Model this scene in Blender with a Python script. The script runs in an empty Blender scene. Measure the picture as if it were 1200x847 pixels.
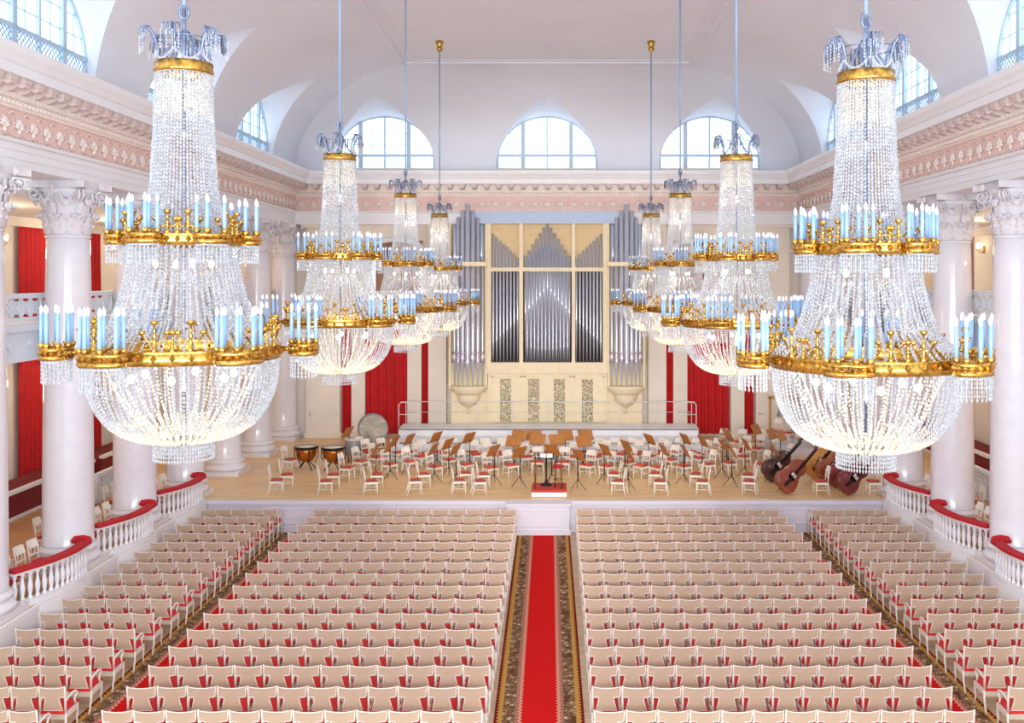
import bpy, math, random
from math import pi, sin, cos, sqrt, radians
from mathutils import Matrix, Vector, Euler
random.seed(7)
C = bpy.context.scene.collection
EYE = 8.1; F = 1140.0; CX = 651.0; HZ = 325.0; CAMX = 0.34
FLOOR = 0.0; ST = 0.98           # stage and side platform level
WX = 11.7                        # colonnade axis
YB = 43.6                        # back wall

def at(px, py, z=ST):            # point of a level surface seen at a pixel
    D = (EYE - z) * F / (py - HZ)
    return Vector(((px - CX) * D / F + CAMX, D, z))
def atD(px, py, D):
    return Vector(((px - CX) * D / F + CAMX, D, EYE - (py - HZ) * D / F))

# ------------------------------------------------------------------ materials
def lin(c):
    return tuple(((x/255)/12.92 if x/255 <= .04045 else ((x/255+.055)/1.055)**2.4) for x in c) + (1,)
MATS = {}
def mat(name, rgb, rough=.5, metal=0, var=.06, scale=6, emit=0, ecol=None, bump=0, bscale=40, coat=0):
    m = bpy.data.materials.new(name); m.use_nodes = True
    nt = m.node_tree; b = nt.nodes['Principled BSDF']
    b.inputs['Roughness'].default_value = rough; b.inputs['Metallic'].default_value = metal
    if coat: b.inputs['Coat Weight'].default_value = coat
    tc = nt.nodes.new('ShaderNodeTexCoord')
    n = nt.nodes.new('ShaderNodeTexNoise'); n.inputs['Scale'].default_value = scale; n.inputs['Detail'].default_value = 4
    nt.links.new(tc.outputs['Object'], n.inputs['Vector'])
    r = nt.nodes.new('ShaderNodeValToRGB')
    c = lin(rgb)
    r.color_ramp.elements[0].position = .3; r.color_ramp.elements[1].position = .7
    r.color_ramp.elements[0].color = tuple(max(0, x*(1-var)) for x in c[:3])+(1,)
    r.color_ramp.elements[1].color = tuple(min(1, x*(1+var)) for x in c[:3])+(1,)
    nt.links.new(n.outputs['Fac'], r.inputs['Fac']); nt.links.new(r.outputs['Color'], b.inputs['Base Color'])
    if emit:
        b.inputs['Emission Color'].default_value = lin(ecol or rgb); b.inputs['Emission Strength'].default_value = emit
    if bump:
        n2 = nt.nodes.new('ShaderNodeTexNoise'); n2.inputs['Scale'].default_value = bscale
        bp = nt.nodes.new('ShaderNodeBump'); bp.inputs['Strength'].default_value = bump; bp.inputs['Distance'].default_value = .02
        nt.links.new(tc.outputs['Object'], n2.inputs['Vector']); nt.links.new(n2.outputs['Fac'], bp.inputs['Height'])
        nt.links.new(bp.outputs['Normal'], b.inputs['Normal'])
    MATS[name] = m
    return m
plaster = mat('ceiling_plaster', (230, 230, 238), .8, scale=.6, var=.02)
wallm = mat('wall_cream', (238, 228, 216), .7, scale=1.5, var=.02)
whitep = mat('white_paint', (238, 238, 242), .4, scale=2, var=.02)
balcm = mat('balcony_paint', (226, 236, 246), .45, scale=2, var=.02)
pinkm = mat('frieze_pink', (238, 204, 196), .7, scale=3, var=.04)
ornm = mat('ornament_white', (244, 232, 226), .6, scale=6, var=.03)
modm = mat('modillion_paint', (216, 198, 194), .7, scale=3, var=.03)  # pinkish beige blocks
marble = mat('column_marble', (232, 230, 238), .16, scale=3.5, var=.03, coat=.3)
capm = mat('capital_stone', (228, 224, 230), .6, scale=8, var=.05)
stagew = mat('stage_front_paint', (222, 220, 232), .45, scale=2, var=.02)
goldm = mat('gilt_brass', (196, 152, 72), .24, .95, scale=22, var=.45)
bluem = mat('blue_candle', (132, 166, 208), .4, scale=3, var=.05)
steelm = mat('blued_metal', (120, 132, 160), .35, .6, scale=20, var=.3)
rodm = mat('hanging_rod_blue', (140, 165, 200), .4, .2)
redv = mat('red_velvet', (186, 20, 34), .85, scale=10, var=.12)
redc = mat('chair_red', (208, 34, 36), .8, scale=10, var=.1)
curt = mat('curtain_red', (190, 8, 16), .75, scale=2, var=.15)
redseat = mat('seat_orange_red', (206, 78, 54), .75, scale=10, var=.1)
tanback = mat('chair_back_beige', (198, 172, 148), .55, scale=3, var=.03)
tanapr = mat('chair_apron_beige', (206, 194, 176), .6, scale=3, var=.05)
chw = mat('chair_white', (236, 228, 216), .4, scale=5, var=.02)
woodd = mat('stand_wood', (180, 118, 58), .5, scale=14, var=.18)
brown = mat('brown_interior', (150, 105, 80), .7, scale=4, var=.1)
blackm = mat('black_metal', (34, 32, 34), .4, .5)
orgw = mat('organ_wood_cream', (242, 226, 192), .5, scale=4, var=.035)
orgp = mat('organ_panel_tan', (234, 204, 154), .5, scale=4, var=.05)
orgb = mat('organ_blue_paint', (186, 204, 234), .45)
pipem = mat('pipe_tin', (206, 210, 224), .3, .45, scale=2, var=.05)
pipeb = mat('pipe_tin_blue', (196, 212, 238), .3, .4, scale=2, var=.05)
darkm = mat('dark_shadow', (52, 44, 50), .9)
copper = mat('copper_bowl', (196, 118, 52), .25, .85, scale=8, var=.15)
drumskin = mat('drum_skin', (225, 215, 200), .5)
greyhoop = mat('drum_hoop_grey', (150, 148, 150), .4, .3)
paper = mat('paper', (250, 250, 248), .8)
flame = mat('bulb_glass', (235, 240, 250), .2, emit=.15)
bulbm = mat('bulb_glow', (255, 244, 220), .3, emit=5, ecol=(255, 238, 205))
treadm = mat('riser_tread', (216, 214, 224), .6)
tancarp = mat('ledge_tan', (206, 182, 156), .8, scale=8, var=.06)
redcarp = mat('podium_carpet', (190, 62, 48), .9, scale=30, var=.1)

def crystal_mat(name, warm, em):
    m = bpy.data.materials.new(name); m.use_nodes = True; nt = m.node_tree
    b = nt.nodes['Principled BSDF']; out = nt.nodes['Material Output']
    b.inputs['Base Color'].default_value = lin(warm); b.inputs['Roughness'].default_value = .12
    b.inputs['Specular IOR Level'].default_value = .9
    b.inputs['Emission Color'].default_value = lin(warm)
    # painted glow and sparkle: noise-driven emission, as if lit from inside
    tc = nt.nodes.new('ShaderNodeTexCoord'); n = nt.nodes.new('ShaderNodeTexNoise')
    n.inputs['Scale'].default_value = 26; n.inputs['Detail'].default_value = 1
    mr = nt.nodes.new('ShaderNodeMapRange'); mr.inputs[1].default_value = .42; mr.inputs[2].default_value = .66
    mr.inputs[3].default_value = em*.15; mr.inputs[4].default_value = em*2.4
    nt.links.new(tc.outputs['Object'], n.inputs['Vector']); nt.links.new(n.outputs['Fac'], mr.inputs[0])
    nt.links.new(mr.outputs[0], b.inputs['Emission Strength'])
    t = nt.nodes.new('ShaderNodeBsdfTransparent'); t.inputs[0].default_value = (.97, .98, 1, 1)
    mx = nt.nodes.new('ShaderNodeMixShader'); mx.inputs[0].default_value = .64
    nt.links.new(t.outputs[0], mx.inputs[1]); nt.links.new(b.outputs[0], mx.inputs[2]); nt.links.new(mx.outputs[0], out.inputs[0])
    return m
crys = crystal_mat('crystal', (172, 174, 180), .17)
crysw = crystal_mat('crystal_painted_glow', (222, 210, 188), .22)  # warmer copy with a stronger painted glow

def glass_pane():
    m = bpy.data.materials.new('window_daylight'); m.use_nodes = True; nt = m.node_tree
    b = nt.nodes['Principled BSDF']; b.inputs['Base Color'].default_value = lin((225, 240, 255))
    b.inputs['Roughness'].default_value = .15
    b.inputs['Emission Color'].default_value = lin((212, 236, 250)); b.inputs['Emission Strength'].default_value = 1.4
    return m
panem = glass_pane()

def floor_mat(name, base, plank=.12, length=1.2, contrast=.12, rough=.35):
    m = bpy.data.materials.new(name); m.use_nodes = True; nt = m.node_tree
    b = nt.nodes['Principled BSDF']; b.inputs['Roughness'].default_value = rough
    tc = nt.nodes.new('ShaderNodeTexCoord'); br = nt.nodes.new('ShaderNodeTexBrick')
    c = lin(base)
    br.inputs['Color1'].default_value = tuple(x*(1-contrast) for x in c[:3])+(1,)
    br.inputs['Color2'].default_value = tuple(min(1, x*(1+contrast)) for x in c[:3])+(1,)
    br.inputs['Mortar'].default_value = tuple(x*.6 for x in c[:3])+(1,)
    br.inputs['Scale'].default_value = 1; br.inputs['Brick Width'].default_value = length
    br.inputs['Row Height'].default_value = plank; br.inputs['Mortar Size'].default_value = .004
    nt.links.new(tc.outputs['Object'], br.inputs['Vector']); nt.links.new(br.outputs['Color'], b.inputs['Base Color'])
    return m
parquet = floor_mat('parquet', (206, 178, 146))
stagefl = floor_mat('stage_boards', (232, 194, 140), rough=.35)
sidefl = floor_mat('side_boards', (190, 140, 96))

def carpet_mat():
    m = bpy.data.materials.new('ornamental_runner'); m.use_nodes = True; nt = m.node_tree
    N = nt.nodes; L = nt.links; b = N['Principled BSDF']; b.inputs['Roughness'].default_value = .95
    b.inputs['Specular IOR Level'].default_value = .1
    tc = N.new('ShaderNodeTexCoord'); sp = N.new('ShaderNodeSeparateXYZ'); L.new(tc.outputs['Object'], sp.inputs[0])
    def M(op, a, b_=None):
        n = N.new('ShaderNodeMath'); n.operation = op
        for i, v in enumerate((a, b_)):
            if v is None: continue
            if isinstance(v, (int, float)): n.inputs[i].default_value = v
            else: L.new(v, n.inputs[i])
        return n.outputs[0]
    ax = M('ABSOLUTE', sp.outputs[0])
    tooth = M('MULTIPLY', M('PINGPONG', sp.outputs[1], .065), .8)     # zigzag tongues of the red field
    axz = M('ADD', ax, tooth)
    r = N.new('ShaderNodeValToRGB'); r.color_ramp.interpolation = 'CONSTANT'
    e = r.color_ramp.elements
    e[0].position = 0; e[0].color = lin((204, 22, 22))
    e[1].position = .36; e[1].color = lin((214, 170, 140))
    for p, c in ((.385, (206, 140, 120)), (.425, (150, 70, 60)), (.45, (196, 150, 128)), (.475, (70, 44, 34)), (.49, (120, 90, 64)), (.67, (70, 44, 34)), (.69, (196, 146, 74)), (.80, (120, 24, 22))):
        k = e.new(p); k.color = lin(c)
    L.new(axz, r.inputs[0])
    # ornament inside the brown band
    v = N.new('ShaderNodeTexVoronoi'); v.inputs['Scale'].default_value = 7; v.feature = 'F1'
    L.new(tc.outputs['Object'], v.inputs['Vector'])
    rr = N.new('ShaderNodeValToRGB'); rr.color_ramp.interpolation = 'CONSTANT'
    q = rr.color_ramp.elements; q[0].position = 0; q[0].color = lin((226, 206, 176)); q[1].position = .24; q[1].color = lin((128, 56, 46))
    for p, c in ((.36, (190, 156, 116)), (.46, (74, 52, 40)), (.6, (140, 112, 78)), (.72, (92, 48, 40))):
        k = q.new(p); k.color = lin(c)
    L.new(v.outputs['Distance'], rr.inputs[0])
    band = M('MULTIPLY', M('GREATER_THAN', ax, .46), M('LESS_THAN', ax, .68))
    mx = N.new('ShaderNodeMix'); mx.data_type = 'RGBA'
    L.new(M('MULTIPLY', band, .8), mx.inputs[0]); L.new(r.outputs[0], mx.inputs[6]); L.new(rr.outputs[0], mx.inputs[7])
    L.new(mx.outputs[2], b.inputs['Base Color'])
    return m
runnerm = carpet_mat()

def grille_mat():       # pierced lattice painted panel
    m = bpy.data.materials.new('organ_grille'); m.use_nodes = True; nt = m.node_tree
    b = nt.nodes['Principled BSDF']; tc = nt.nodes.new('ShaderNodeTexCoord')
    v = nt.nodes.new('ShaderNodeTexVoronoi'); v.inputs['Scale'].default_value = 9; v.feature = 'DISTANCE_TO_EDGE'
    r = nt.nodes.new('ShaderNodeValToRGB'); r.color_ramp.elements[0].position = .06; r.color_ramp.elements[1].position = .1
    r.color_ramp.elements[0].color = lin((232, 210, 170)); r.color_ramp.elements[1].color = lin((140, 132, 110))
    nt.links.new(tc.outputs['Object'], v.inputs['Vector']); nt.links.new(v.outputs['Distance'], r.inputs[0]); nt.links.new(r.outputs[0], b.inputs['Base Color'])
    return m
grillem = grille_mat()

# ------------------------------------------------------------------ mesh builder
class MB:
    def __init__(s): s.v = []; s.f = []; s.mi = []; s.sm = []; s.k = 0; s.T = Matrix.Identity(4)
    def add(s, vs, fs, smooth=False):
        o = len(s.v); T = s.T
        s.v += [tuple(T @ Vector(p)) for p in vs]
        s.f += [tuple(i+o for i in f) for f in fs]
        s.mi += [s.k]*len(fs); s.sm += [smooth]*len(fs)
        return s
    def box(s, x0, x1, y0, y1, z0, z1):
        return s.add([(x, y, z) for x in (x0, x1) for y in (y0, y1) for z in (z0, z1)],
              [(0,1,3,2),(4,6,7,5),(0,4,5,1),(2,3,7,6),(0,2,6,4),(1,5,7,3)])
    def rbox(s, c, size, rot=(0,0,0)):
        R = Euler(rot).to_matrix(); c = Vector(c); h = [q/2 for q in size]
        vs = [tuple(c + R @ Vector((x*h[0], y*h[1], z*h[2]))) for x in (-1,1) for y in (-1,1) for z in (-1,1)]
        return s.add(vs, [(0,1,3,2),(4,6,7,5),(0,4,5,1),(2,3,7,6),(0,2,6,4),(1,5,7,3)])
    def lathe(s, prof, n=24, c=(0,0,0), smooth=True, a0=0, a1=2*pi, cap=True):
        full = abs(a1-a0-2*pi) < 1e-6; m = n if full else n+1
        vs = [(c[0]+r*cos(a0+(a1-a0)*i/n), c[1]+r*sin(a0+(a1-a0)*i/n), c[2]+z) for r, z in prof for i in range(m)]
        fs = []
        for j in range(len(prof)-1):
            for i in range(n):
                a = j*m+i; b = j*m+(i+1) % m
                fs.append((a, b, b+m, a+m))
        if full and cap:
            if prof[0][0] > 1e-4: fs.append(tuple(range(m))[::-1])
            if prof[-1][0] > 1e-4: fs.append(tuple(range((len(prof)-1)*m, len(prof)*m)))
        return s.add(vs, fs, smooth)
    def tube(s, pts, r, n=6, smooth=True, closed=False):
        pts = [Vector(p) for p in pts]; N = len(pts); vs = []
        for i, p in enumerate(pts):
            if closed: t = pts[(i+1) % N]-pts[i-1]
            else: t = pts[min(i+1, N-1)]-pts[max(i-1, 0)]
            if t.length < 1e-9: t = Vector((0,0,1))
            t.normalize(); u = t.orthogonal() if i == 0 else (u - t*u.dot(t))
            if u.length < 1e-6: u = t.orthogonal()
            u.normalize(); w = t.cross(u)
            rr = r[i] if isinstance(r, (list, tuple)) else r
            vs += [tuple(p + (u*cos(2*pi*k/n)+w*sin(2*pi*k/n))*rr) for k in range(n)]
        fs = []
        for i in range(N if closed else N-1):
            for k in range(n):
                a = i*n+k; b = i*n+(k+1) % n; j = (i+1) % N
                fs.append((a, b, j*n+(k+1) % n, j*n+k))
        if not closed: fs += [tuple(range(n))[::-1], tuple(range((N-1)*n, N*n))]
        return s.add(vs, fs, smooth)
    def prism(s, poly, d0, d1, axis='y'):
        n = len(poly)
        def P(a, b, d): return {'y': (a, d, b), 'x': (d, a, b), 'z': (a, b, d)}[axis]
        vs = [P(a, b, d0) for a, b in poly]+[P(a, b, d1) for a, b in poly]
        fs = [tuple(range(n))[::-1], tuple(range(n, 2*n))]+[(i, (i+1) % n, n+(i+1) % n, n+i) for i in range(n)]
        return s.add(vs, fs)
    def grid(s, rows, smooth=True):
        m = len(rows[0]); vs = [p for r in rows for p in r]
        fs = [(j*m+i, j*m+i+1, (j+1)*m+i+1, (j+1)*m+i) for j in range(len(rows)-1) for i in range(m-1)]
        return s.add(vs, fs, smooth)
    def sweep(s, prof, path, closed=False):
        """prof: (out,z) pairs; path: (x,y,nx,ny) points with mitred outward normal"""
        rows = [[(x+nx*o, y+ny*o, z) for (o, z) in prof] for x, y, nx, ny in path]
        return s.grid(rows, False)
    def bead(s, p, r, h=None):
        h = h or r*1.5; x, y, z = p
        return s.add([(x+r,y,z),(x,y+r,z),(x-r,y,z),(x,y-r,z),(x,y,z+h),(x,y,z-h)],
                     [(0,1,4),(1,2,4),(2,3,4),(3,0,4),(1,0,5),(2,1,5),(3,2,5),(0,3,5)])
    def mesh(s, name, mats):
        me = bpy.data.meshes.new(name); me.from_pydata(s.v, [], s.f)
        if not isinstance(mats, (list, tuple)): mats = [mats]
        for m in mats: me.materials.append(m)
        me.polygons.foreach_set('use_smooth', s.sm)
        if len(mats) > 1: me.polygons.foreach_set('material_index', s.mi)
        me.update(); return me
    def build(s, name, mats, parent=None, loc=None, rz=None):
        o = bpy.data.objects.new(name, s.mesh(name, mats)); C.objects.link(o)
        if parent: o.parent = parent
        if loc is not None: o.location = loc
        if rz is not None: o.rotation_euler = (0, 0, rz)
        return o
def thing(name, label, cat, loc=(0,0,0), rot=(0,0,0), group=None):
    o = bpy.data.objects.new(name, None); C.objects.link(o); o.location = loc
    o.rotation_euler = (0,0,rot) if isinstance(rot, (int, float)) else rot
    o.empty_display_size = .1
    return tag(o, label, cat, group)
def tag(o, label, cat, group=None, kind=None):
    o['label'] = label; o['category'] = cat
    if group: o['group'] = group
    if kind: o['kind'] = kind
    return o
def struct(o): o['kind'] = 'structure'; return o
KIDS = {}
def kids(o): return list(o.children)
def dup(root, loc, rot, label, group=None):
    src = root.get('_src') if False else root
    r = root.copy(); C.objects.link(r); r.location = loc
    r.rotation_euler = (0,0,rot) if isinstance(rot, (int, float)) else rot
    r['label'] = label
    if group: r['group'] = group
    for ch in CH[root.name]:
        c = ch.copy(); C.objects.link(c); c.parent = r
        for g in CH.get(ch.name, ()):
            d = g.copy(); C.objects.link(d); d.parent = c
    return r
CH = {}
def register(root):          # remember the child tree of a prototype
    CH[root.name] = [o for o in C.objects if o.parent == root]
    for c in CH[root.name]: CH[c.name] = [o for o in C.objects if o.parent == c]
ORD = ['first','second','third','fourth','fifth','sixth','seventh','eighth','ninth','tenth','eleventh','twelfth','thirteenth','fourteenth','fifteenth','sixteenth','seventeenth','eighteenth','nineteenth','twentieth','twenty-first','twenty-second','twenty-third','twenty-fourth']

# ------------------------------------------------------------------ shell
Y0 = 4.0                         # hall begins beside the viewer
struct(MB().box(-19, 19, Y0, 31.1, -.3, 0).build('floor', parquet))
m = MB(); m.box(-19, 19, 31.1, YB+.2, 0, ST)
struct(m.build('floor_stage', stagefl))
for sgn, nm in ((-1, 'left'), (1, 'right')):
    m = MB(); a, b = sorted((sgn*11.05, sgn*19)); m.box(a, b, Y0, 31.1, 0.002, ST)
    struct(m.build('floor_side_%s' % nm, sidefl))
# white plinth course of the side platforms with bowed bastions under the balustrades
COLD = [20.24+3.8*k for k in range(-3, 7)]
def bow(k, sgn, off=0):          # plan curve of the balustrade in the bay after column k
    y0 = COLD[k]+.5; pts = []
    for i in range(15):
        t = i/14; y = y0+t*2.4
        x = 11.28-.50*sin(min(1, t*1.12)*pi*.62)
        pts.append((sgn*(x+off), y))
    return pts
for sgn, nm in ((-1, 'left'), (1, 'right')):
    m = MB(); a, b = sorted((sgn*10.95, sgn*11.06))
    m.box(a, b, Y0, 31.1, 0.003, ST+.004)
    a, b = sorted((sgn*10.93, sgn*10.96)); m.box(a, b, Y0, 31.1, .82, ST-.02)
    struct(m.build('trim_platform_%s' % nm, whitep))
    m = MB(); a, b = sorted((sgn*10.97, sgn*11.06)); m.box(a, b, Y0, 31.1, ST+.004, ST+.012)
    struct(m.build('trim_ledge_%s' % nm, tancarp))

# stage front with cornice and framed panels
m = MB()
m.box(-10.95, 10.95, 31.0, 31.1, 0, ST-.1)
m.box(-11.0, 11.0, 30.88, 31.12, ST-.07, ST+.012); m.box(-10.97, 10.97, 30.94, 31.1, ST-.13, ST-.07)
m.box(-10.95, 10.95, 30.95, 31.0, 0, .16)
for i in range(12):
    x0 = -10.8+i*1.83; x1 = x0+1.68
    if x1 > -1.1 and x0 < 1.0: continue
    for (a, b, c_, d) in ((x0, x1, .70, .74), (x0, x1, .24, .28), (x0, x0+.04, .28, .70), (x1-.04, x1, .28, .70)):
        m.box(a, b, 30.97, 31.0, c_, d)
m.box(-1.18, .78, 30.6, 31.0, 0, ST-.06); m.box(-1.24, .84, 30.52, 31.02, ST-.06, ST+.014); m.box(-1.22, .82, 30.55, 31.0, 0, .16)
for (a, b, c_, d) in ((-1.0, .6, .76, .8), (-1.0, .6, .26, .3), (-1.0, -.96, .3, .76), (.56, .6, .3, .76)):
    m.box(a, b, 30.57, 30.6, c_, d)
struct(m.build('trim_stage_front', stagew))

# outer walls
for sgn, nm in ((-1, 'left'), (1, 'right')):
    a, b = sorted((sgn*17.2, sgn*17.5))
    struct(MB().box(a, b, Y0, YB+.2, ST, 11.2).build('wall_%s' % nm, wallm))
    a, b = sorted((sgn*12.35, sgn*17.4))
    m = MB(); m.box(a, b, Y0, YB, 10.05, 10.2)
    a, b = sorted((sgn*16.9, sgn*17.2)); m.box(a, b, Y0, YB, 9.75, 10.05)
    m.box(a, b, Y0, YB, 5.5, 5.75)
    struct(m.build('ceiling_gallery_%s' % nm, wallm))

# entablature swept round the hall (left, back, right)
def Upath(off=0, xw=11.15, yb=42.9):
    return [(-xw, Y0, 1, 0), (-xw, yb, 1, -1), (xw, yb, -1, -1), (xw, Y0, -1, 0)]
def sweepU(prof, name, mt):
    return struct(MB().sweep(prof, Upath()).build(name, mt))
sweepU([(-1.1, 10.44), (0, 10.44), (0, 10.62), (.03, 10.62), (.03, 10.80), (.06, 10.80), (.06, 10.93), (.14, 10.95), (.16, 11.02), (0, 11.02)], 'trim_architrave', whitep)
sweepU([(0, 11.02), (0, 11.66)], 'trim_frieze', pinkm)
sweepU([(0, 11.66), (.08, 11.66), (.1, 11.72), (.14, 11.72), (.14, 11.82), (.2, 11.84), (.2, 11.92), (.24, 11.92), (.24, 12.16)], 'trim_bed_moulding', ornm)
sweepU([(.24, 12.16), (.72, 12.16), (.72, 12.36), (.76, 12.38), (.80, 12.48), (.86, 12.58), (.88, 12.66), (.88, 12.72), (.45, 12.78), (-.3, 12.80)], 'trim_cornice', whitep)
# modillions + egg band + frieze ornament
mm = MB(); eg = MB(); fr = MB(); dn = MB()
def U_iter(step, out):
    xw, yb = 11.15, 42.9
    n = int((yb-out-Y0)/step)
    for i in range(n): yield (-xw+out, yb-out-step*(i+.5), 0)
    n2 = int((2*(xw-out))/step); st = 2*(xw-out)/n2
    for i in range(n2): yield (-xw+out+st*(i+.5), yb-out, 1)
    for i in range(n): yield (xw-out, yb-out-step*(i+.5), 2)
ROT = {0: Matrix.Rotation(-pi/2, 4, 'Z'), 1: Matrix.Rotation(pi, 4, 'Z'), 2: Matrix.Rotation(pi/2, 4, 'Z')}
# local frame: +y points into the hall, x runs along the wall
for x, y, sd in U_iter(.52, .24):
    T = Matrix.Translation((x, y, 0)) @ ROT[sd]
    mm.T = T
    mm.box(-.13, .13, 0, .40, 12.06, 12.16)
    mm.prism([(0, 12.06), (.38, 12.06), (.38, 12.0), (.30, 11.97), (.22, 12.02), (.12, 11.95), (0, 11.93)], -.1, .1, 'x')
for x, y, sd in U_iter(.16, .14):
    dn.T = Matrix.Translation((x, y, 0)) @ ROT[sd]
    if y > 16: dn.bead((0, .03, 11.77), .055, .05)
for x, y, sd in U_iter(.15, .2):
    dn.T = Matrix.Translation((x, y, 0)) @ ROT[sd]
    if y > 16: dn.box(-.045, .045, 0, .05, 11.85, 11.92)
idx = 0
for x, y, sd in U_iter(.56, .0):
    if y < 15: continue
    idx += 1
    fr.T = Matrix.Translation((x, y, 11.34)) @ ROT[sd]
    # palmette: fan of leaves over a bell, with scrolls at both sides
    for k in range(-3, 4):
        a = k*.40; L = .24-.018*abs(k)
        p0 = (0, .02, -.10); p1 = (sin(a)*L*.6, .06, -.10+cos(a)*L*.7); p2 = (sin(a)*L*1.02, .03, -.10+cos(a)*L*1.1)
        fr.tube([p0, p1, p2], [.014, .036, .010], 5)
    fr.bead((0, .03, -.14), .05, .07)
    fr.tube([(-.28+.02*i*0, .015, 0) for i in range(1)]+[(-.28+.10*cos(t), .02, .0+.10*sin(t)) for t in [i*.7 for i in range(8)]], .016, 4)
    fr.tube([(-.20, .02, -.22), (-.10, .02, -.27), (.0, .02, -.22), (.10, .02, -.27), (.20, .02, -.22)], .016, 4)
    fr.tube([(-.16, .02, .20), (-.28, .03, .27), (-.40, .02, .20)], [.01, .024, .01], 4)
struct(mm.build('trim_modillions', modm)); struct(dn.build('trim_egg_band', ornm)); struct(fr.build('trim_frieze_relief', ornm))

# wall above cornice + vault (cove with lunette penetrations) + flat ceiling
WL = 11.3; ZS = 12.8; ZT = 16.45; CC = 5.68; YV = 43.5
def dep(z):
    s = max(0, min(1, (z-ZS-.15)/(ZT-ZS-.15))); return CC*(1-sqrt(max(0, 1-s*s)))
levels = [ZS, ZS+.15]+[ZS+.15+(15.8-ZS-.15)*sin(pi/2*i/14) for i in range(1, 15)]
ZA = levels[-1]
tops = [ZS+.15+(ZT-ZS-.15)*sin(asv) for asv in [math.asin((ZA-ZS-.15)/(ZT-ZS-.15))+(pi/2-math.asin((ZA-ZS-.15)/(ZT-ZS-.15)))*i/8 for i in range(1, 9)]]
levels += tops
AW = 2.28
def opw(z):
    if z >= ZA-1e-6: return 0
    s = max(0, (z-ZS-.5)/(ZA-ZS-.5))
    return AW*(1-s**1.9)**.9 if s > 0 else AW
WINH = 2.52                      # height of the arched window above its sill
def winpt(t):                    # t 0..1 from sill to crown
    if t < .22: return AW-.06, ZS+.05+(t/.22)*.55
    a = (t-.22)/.78*pi/2
    return (AW-.06)*cos(a), ZS+.6+(WINH-.6)*sin(a)
NOP = len([z for z in levels if z <= ZA+1e-6])
def cove(name, centers, lim0, lim1, conv):
    """conv(u, depth, z) -> world"""
    m = MB(); n = len(centers)
    for i, c in enumerate(centers):
        l = (lambda z: lim0(z)) if i == 0 else (lambda z, a=(centers[i-1]+c)/2: a)
        r = (lambda z: lim1(z)) if i == n-1 else (lambda z, a=(centers[i+1]+c)/2: a)
        for side, lim in ((-1, l), (1, r)):
            rows = []
            for z in levels:
                a = c+side*opw(z); b = lim(z)
                rows.append([conv(a+(b-a)*k/8, dep(z), z) for k in range(9)])
            m.grid(rows)
            o = [conv(c+side*opw(z), dep(z), z) for z in levels[:NOP]]
            w = []
            for j in range(NOP):
                u, zz = winpt(j/(NOP-1)); w.append(conv(c+side*u, -.25, zz))
            m.grid([[Vector(p).lerp(Vector(q), k/4) for p, q in zip(o, w)] for k in range(5)])
    return struct(m.build(name, plaster))
SIDEC = [6.6, 14.4, 22.3, 30.0, 37.7]
cove('ceiling_vault_back', [-7.33, -.04, 7.25], lambda z: -(WL-dep(z)), lambda z: WL-dep(z), lambda u, d, z: (u, YV-d, z))
cove('ceiling_vault_left', SIDEC, lambda z: 2.7, lambda z: YV-dep(z), lambda u, d, z: (-(WL-d), u, z))
cove('ceiling_vault_right', SIDEC, lambda z: 2.7, lambda z: YV-dep(z), lambda u, d, z: (WL-d, u, z))
xf = WL-CC; yf = YV-CC
struct(MB().box(-xf-.01, xf+.01, 2.7, yf+.01, ZT, ZT+.1).build('ceiling', plaster))
m = MB()
for s_ in (-1, 1):
    a, b = sorted((s_*(xf-.12), s_*(xf+.06))); m.box(a, b, 2.7, yf, ZT-.06, ZT+.01)
    a, b = sorted((s_*(xf-.5), s_*(xf-.42))); m.box(a, b, 2.7, yf-.5, ZT-.03, ZT+.01)
m.box(-xf, xf, yf-.12, yf+.06, ZT-.06, ZT+.01); m.box(-xf+.5, xf-.5, yf-.5, yf-.42, ZT-.03, ZT+.01)
struct(m.build('trim_ceiling', plaster))

# lunette windows
def lunette_mesh():
    W = AW-.04; fr = MB(); pn = MB(); gr = MB()
    pts = [winpt(i/24) for i in range(25)]
    out = [(u, z-ZS) for u, z in pts]; arch = out+[(-u, z) for u, z in out[::-1][1:]]
    pn.prism(arch, .04, .06)
    # frame along arch
    fr.tube([(u, .0, z) for u, z in arch], .07, 4, smooth=False); fr.box(-W, W, -.07, .07, 0, .1); fr.box(-W, W, -.08, .05, .72, .82)
    def ztop(x): return .6+(WINH-.6)*sqrt(max(0, 1-(x/(AW-.06))**2))
    for x in (-1.08, 1.08): fr.box(x-.09, x+.09, -.08, .05, .1, ztop(x))
    fr.box(-.035, .035, -.05, .05, .1, ztop(0))
    for z in (1.25, 1.75): fr.box(-ztop(0)*0-(AW-.06)*sqrt(max(0, 1-((z-.6)/(WINH-.6))**2)), (AW-.06)*sqrt(max(0, 1-((z-.6)/(WINH-.6))**2)), -.015, .03, z-.012, z+.012)
    for x in (-1.65, -.55, .55, 1.65): fr.box(x-.012, x+.012, -.015, .03, .8, ztop(x))
    for x0, x1 in ((-W+.05, -1.17), (-.99, -.04), (.04, .99), (1.17, W-.05)):
        n = 8; h = .62; st = .155
        k = x0-h
        while k < x1:
            for d in (1, -1):
                a = (k, .1) if d == 1 else (k, .72); b = (k+h, .72) if d == 1 else (k+h, .1)
                xa, xb = max(a[0], x0), min(b[0], x1)
                if xb-xa < .02: continue
                za = a[1]+(xa-k)*d; zb = a[1]+(xb-k)*d
                gr.tube([(xa, -.03, za), (xb, -.03, zb)], .014, 3, smooth=False)
            k += st
    return fr, pn, gr
fr_, pn_, gr_ = lunette_mesh()
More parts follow.
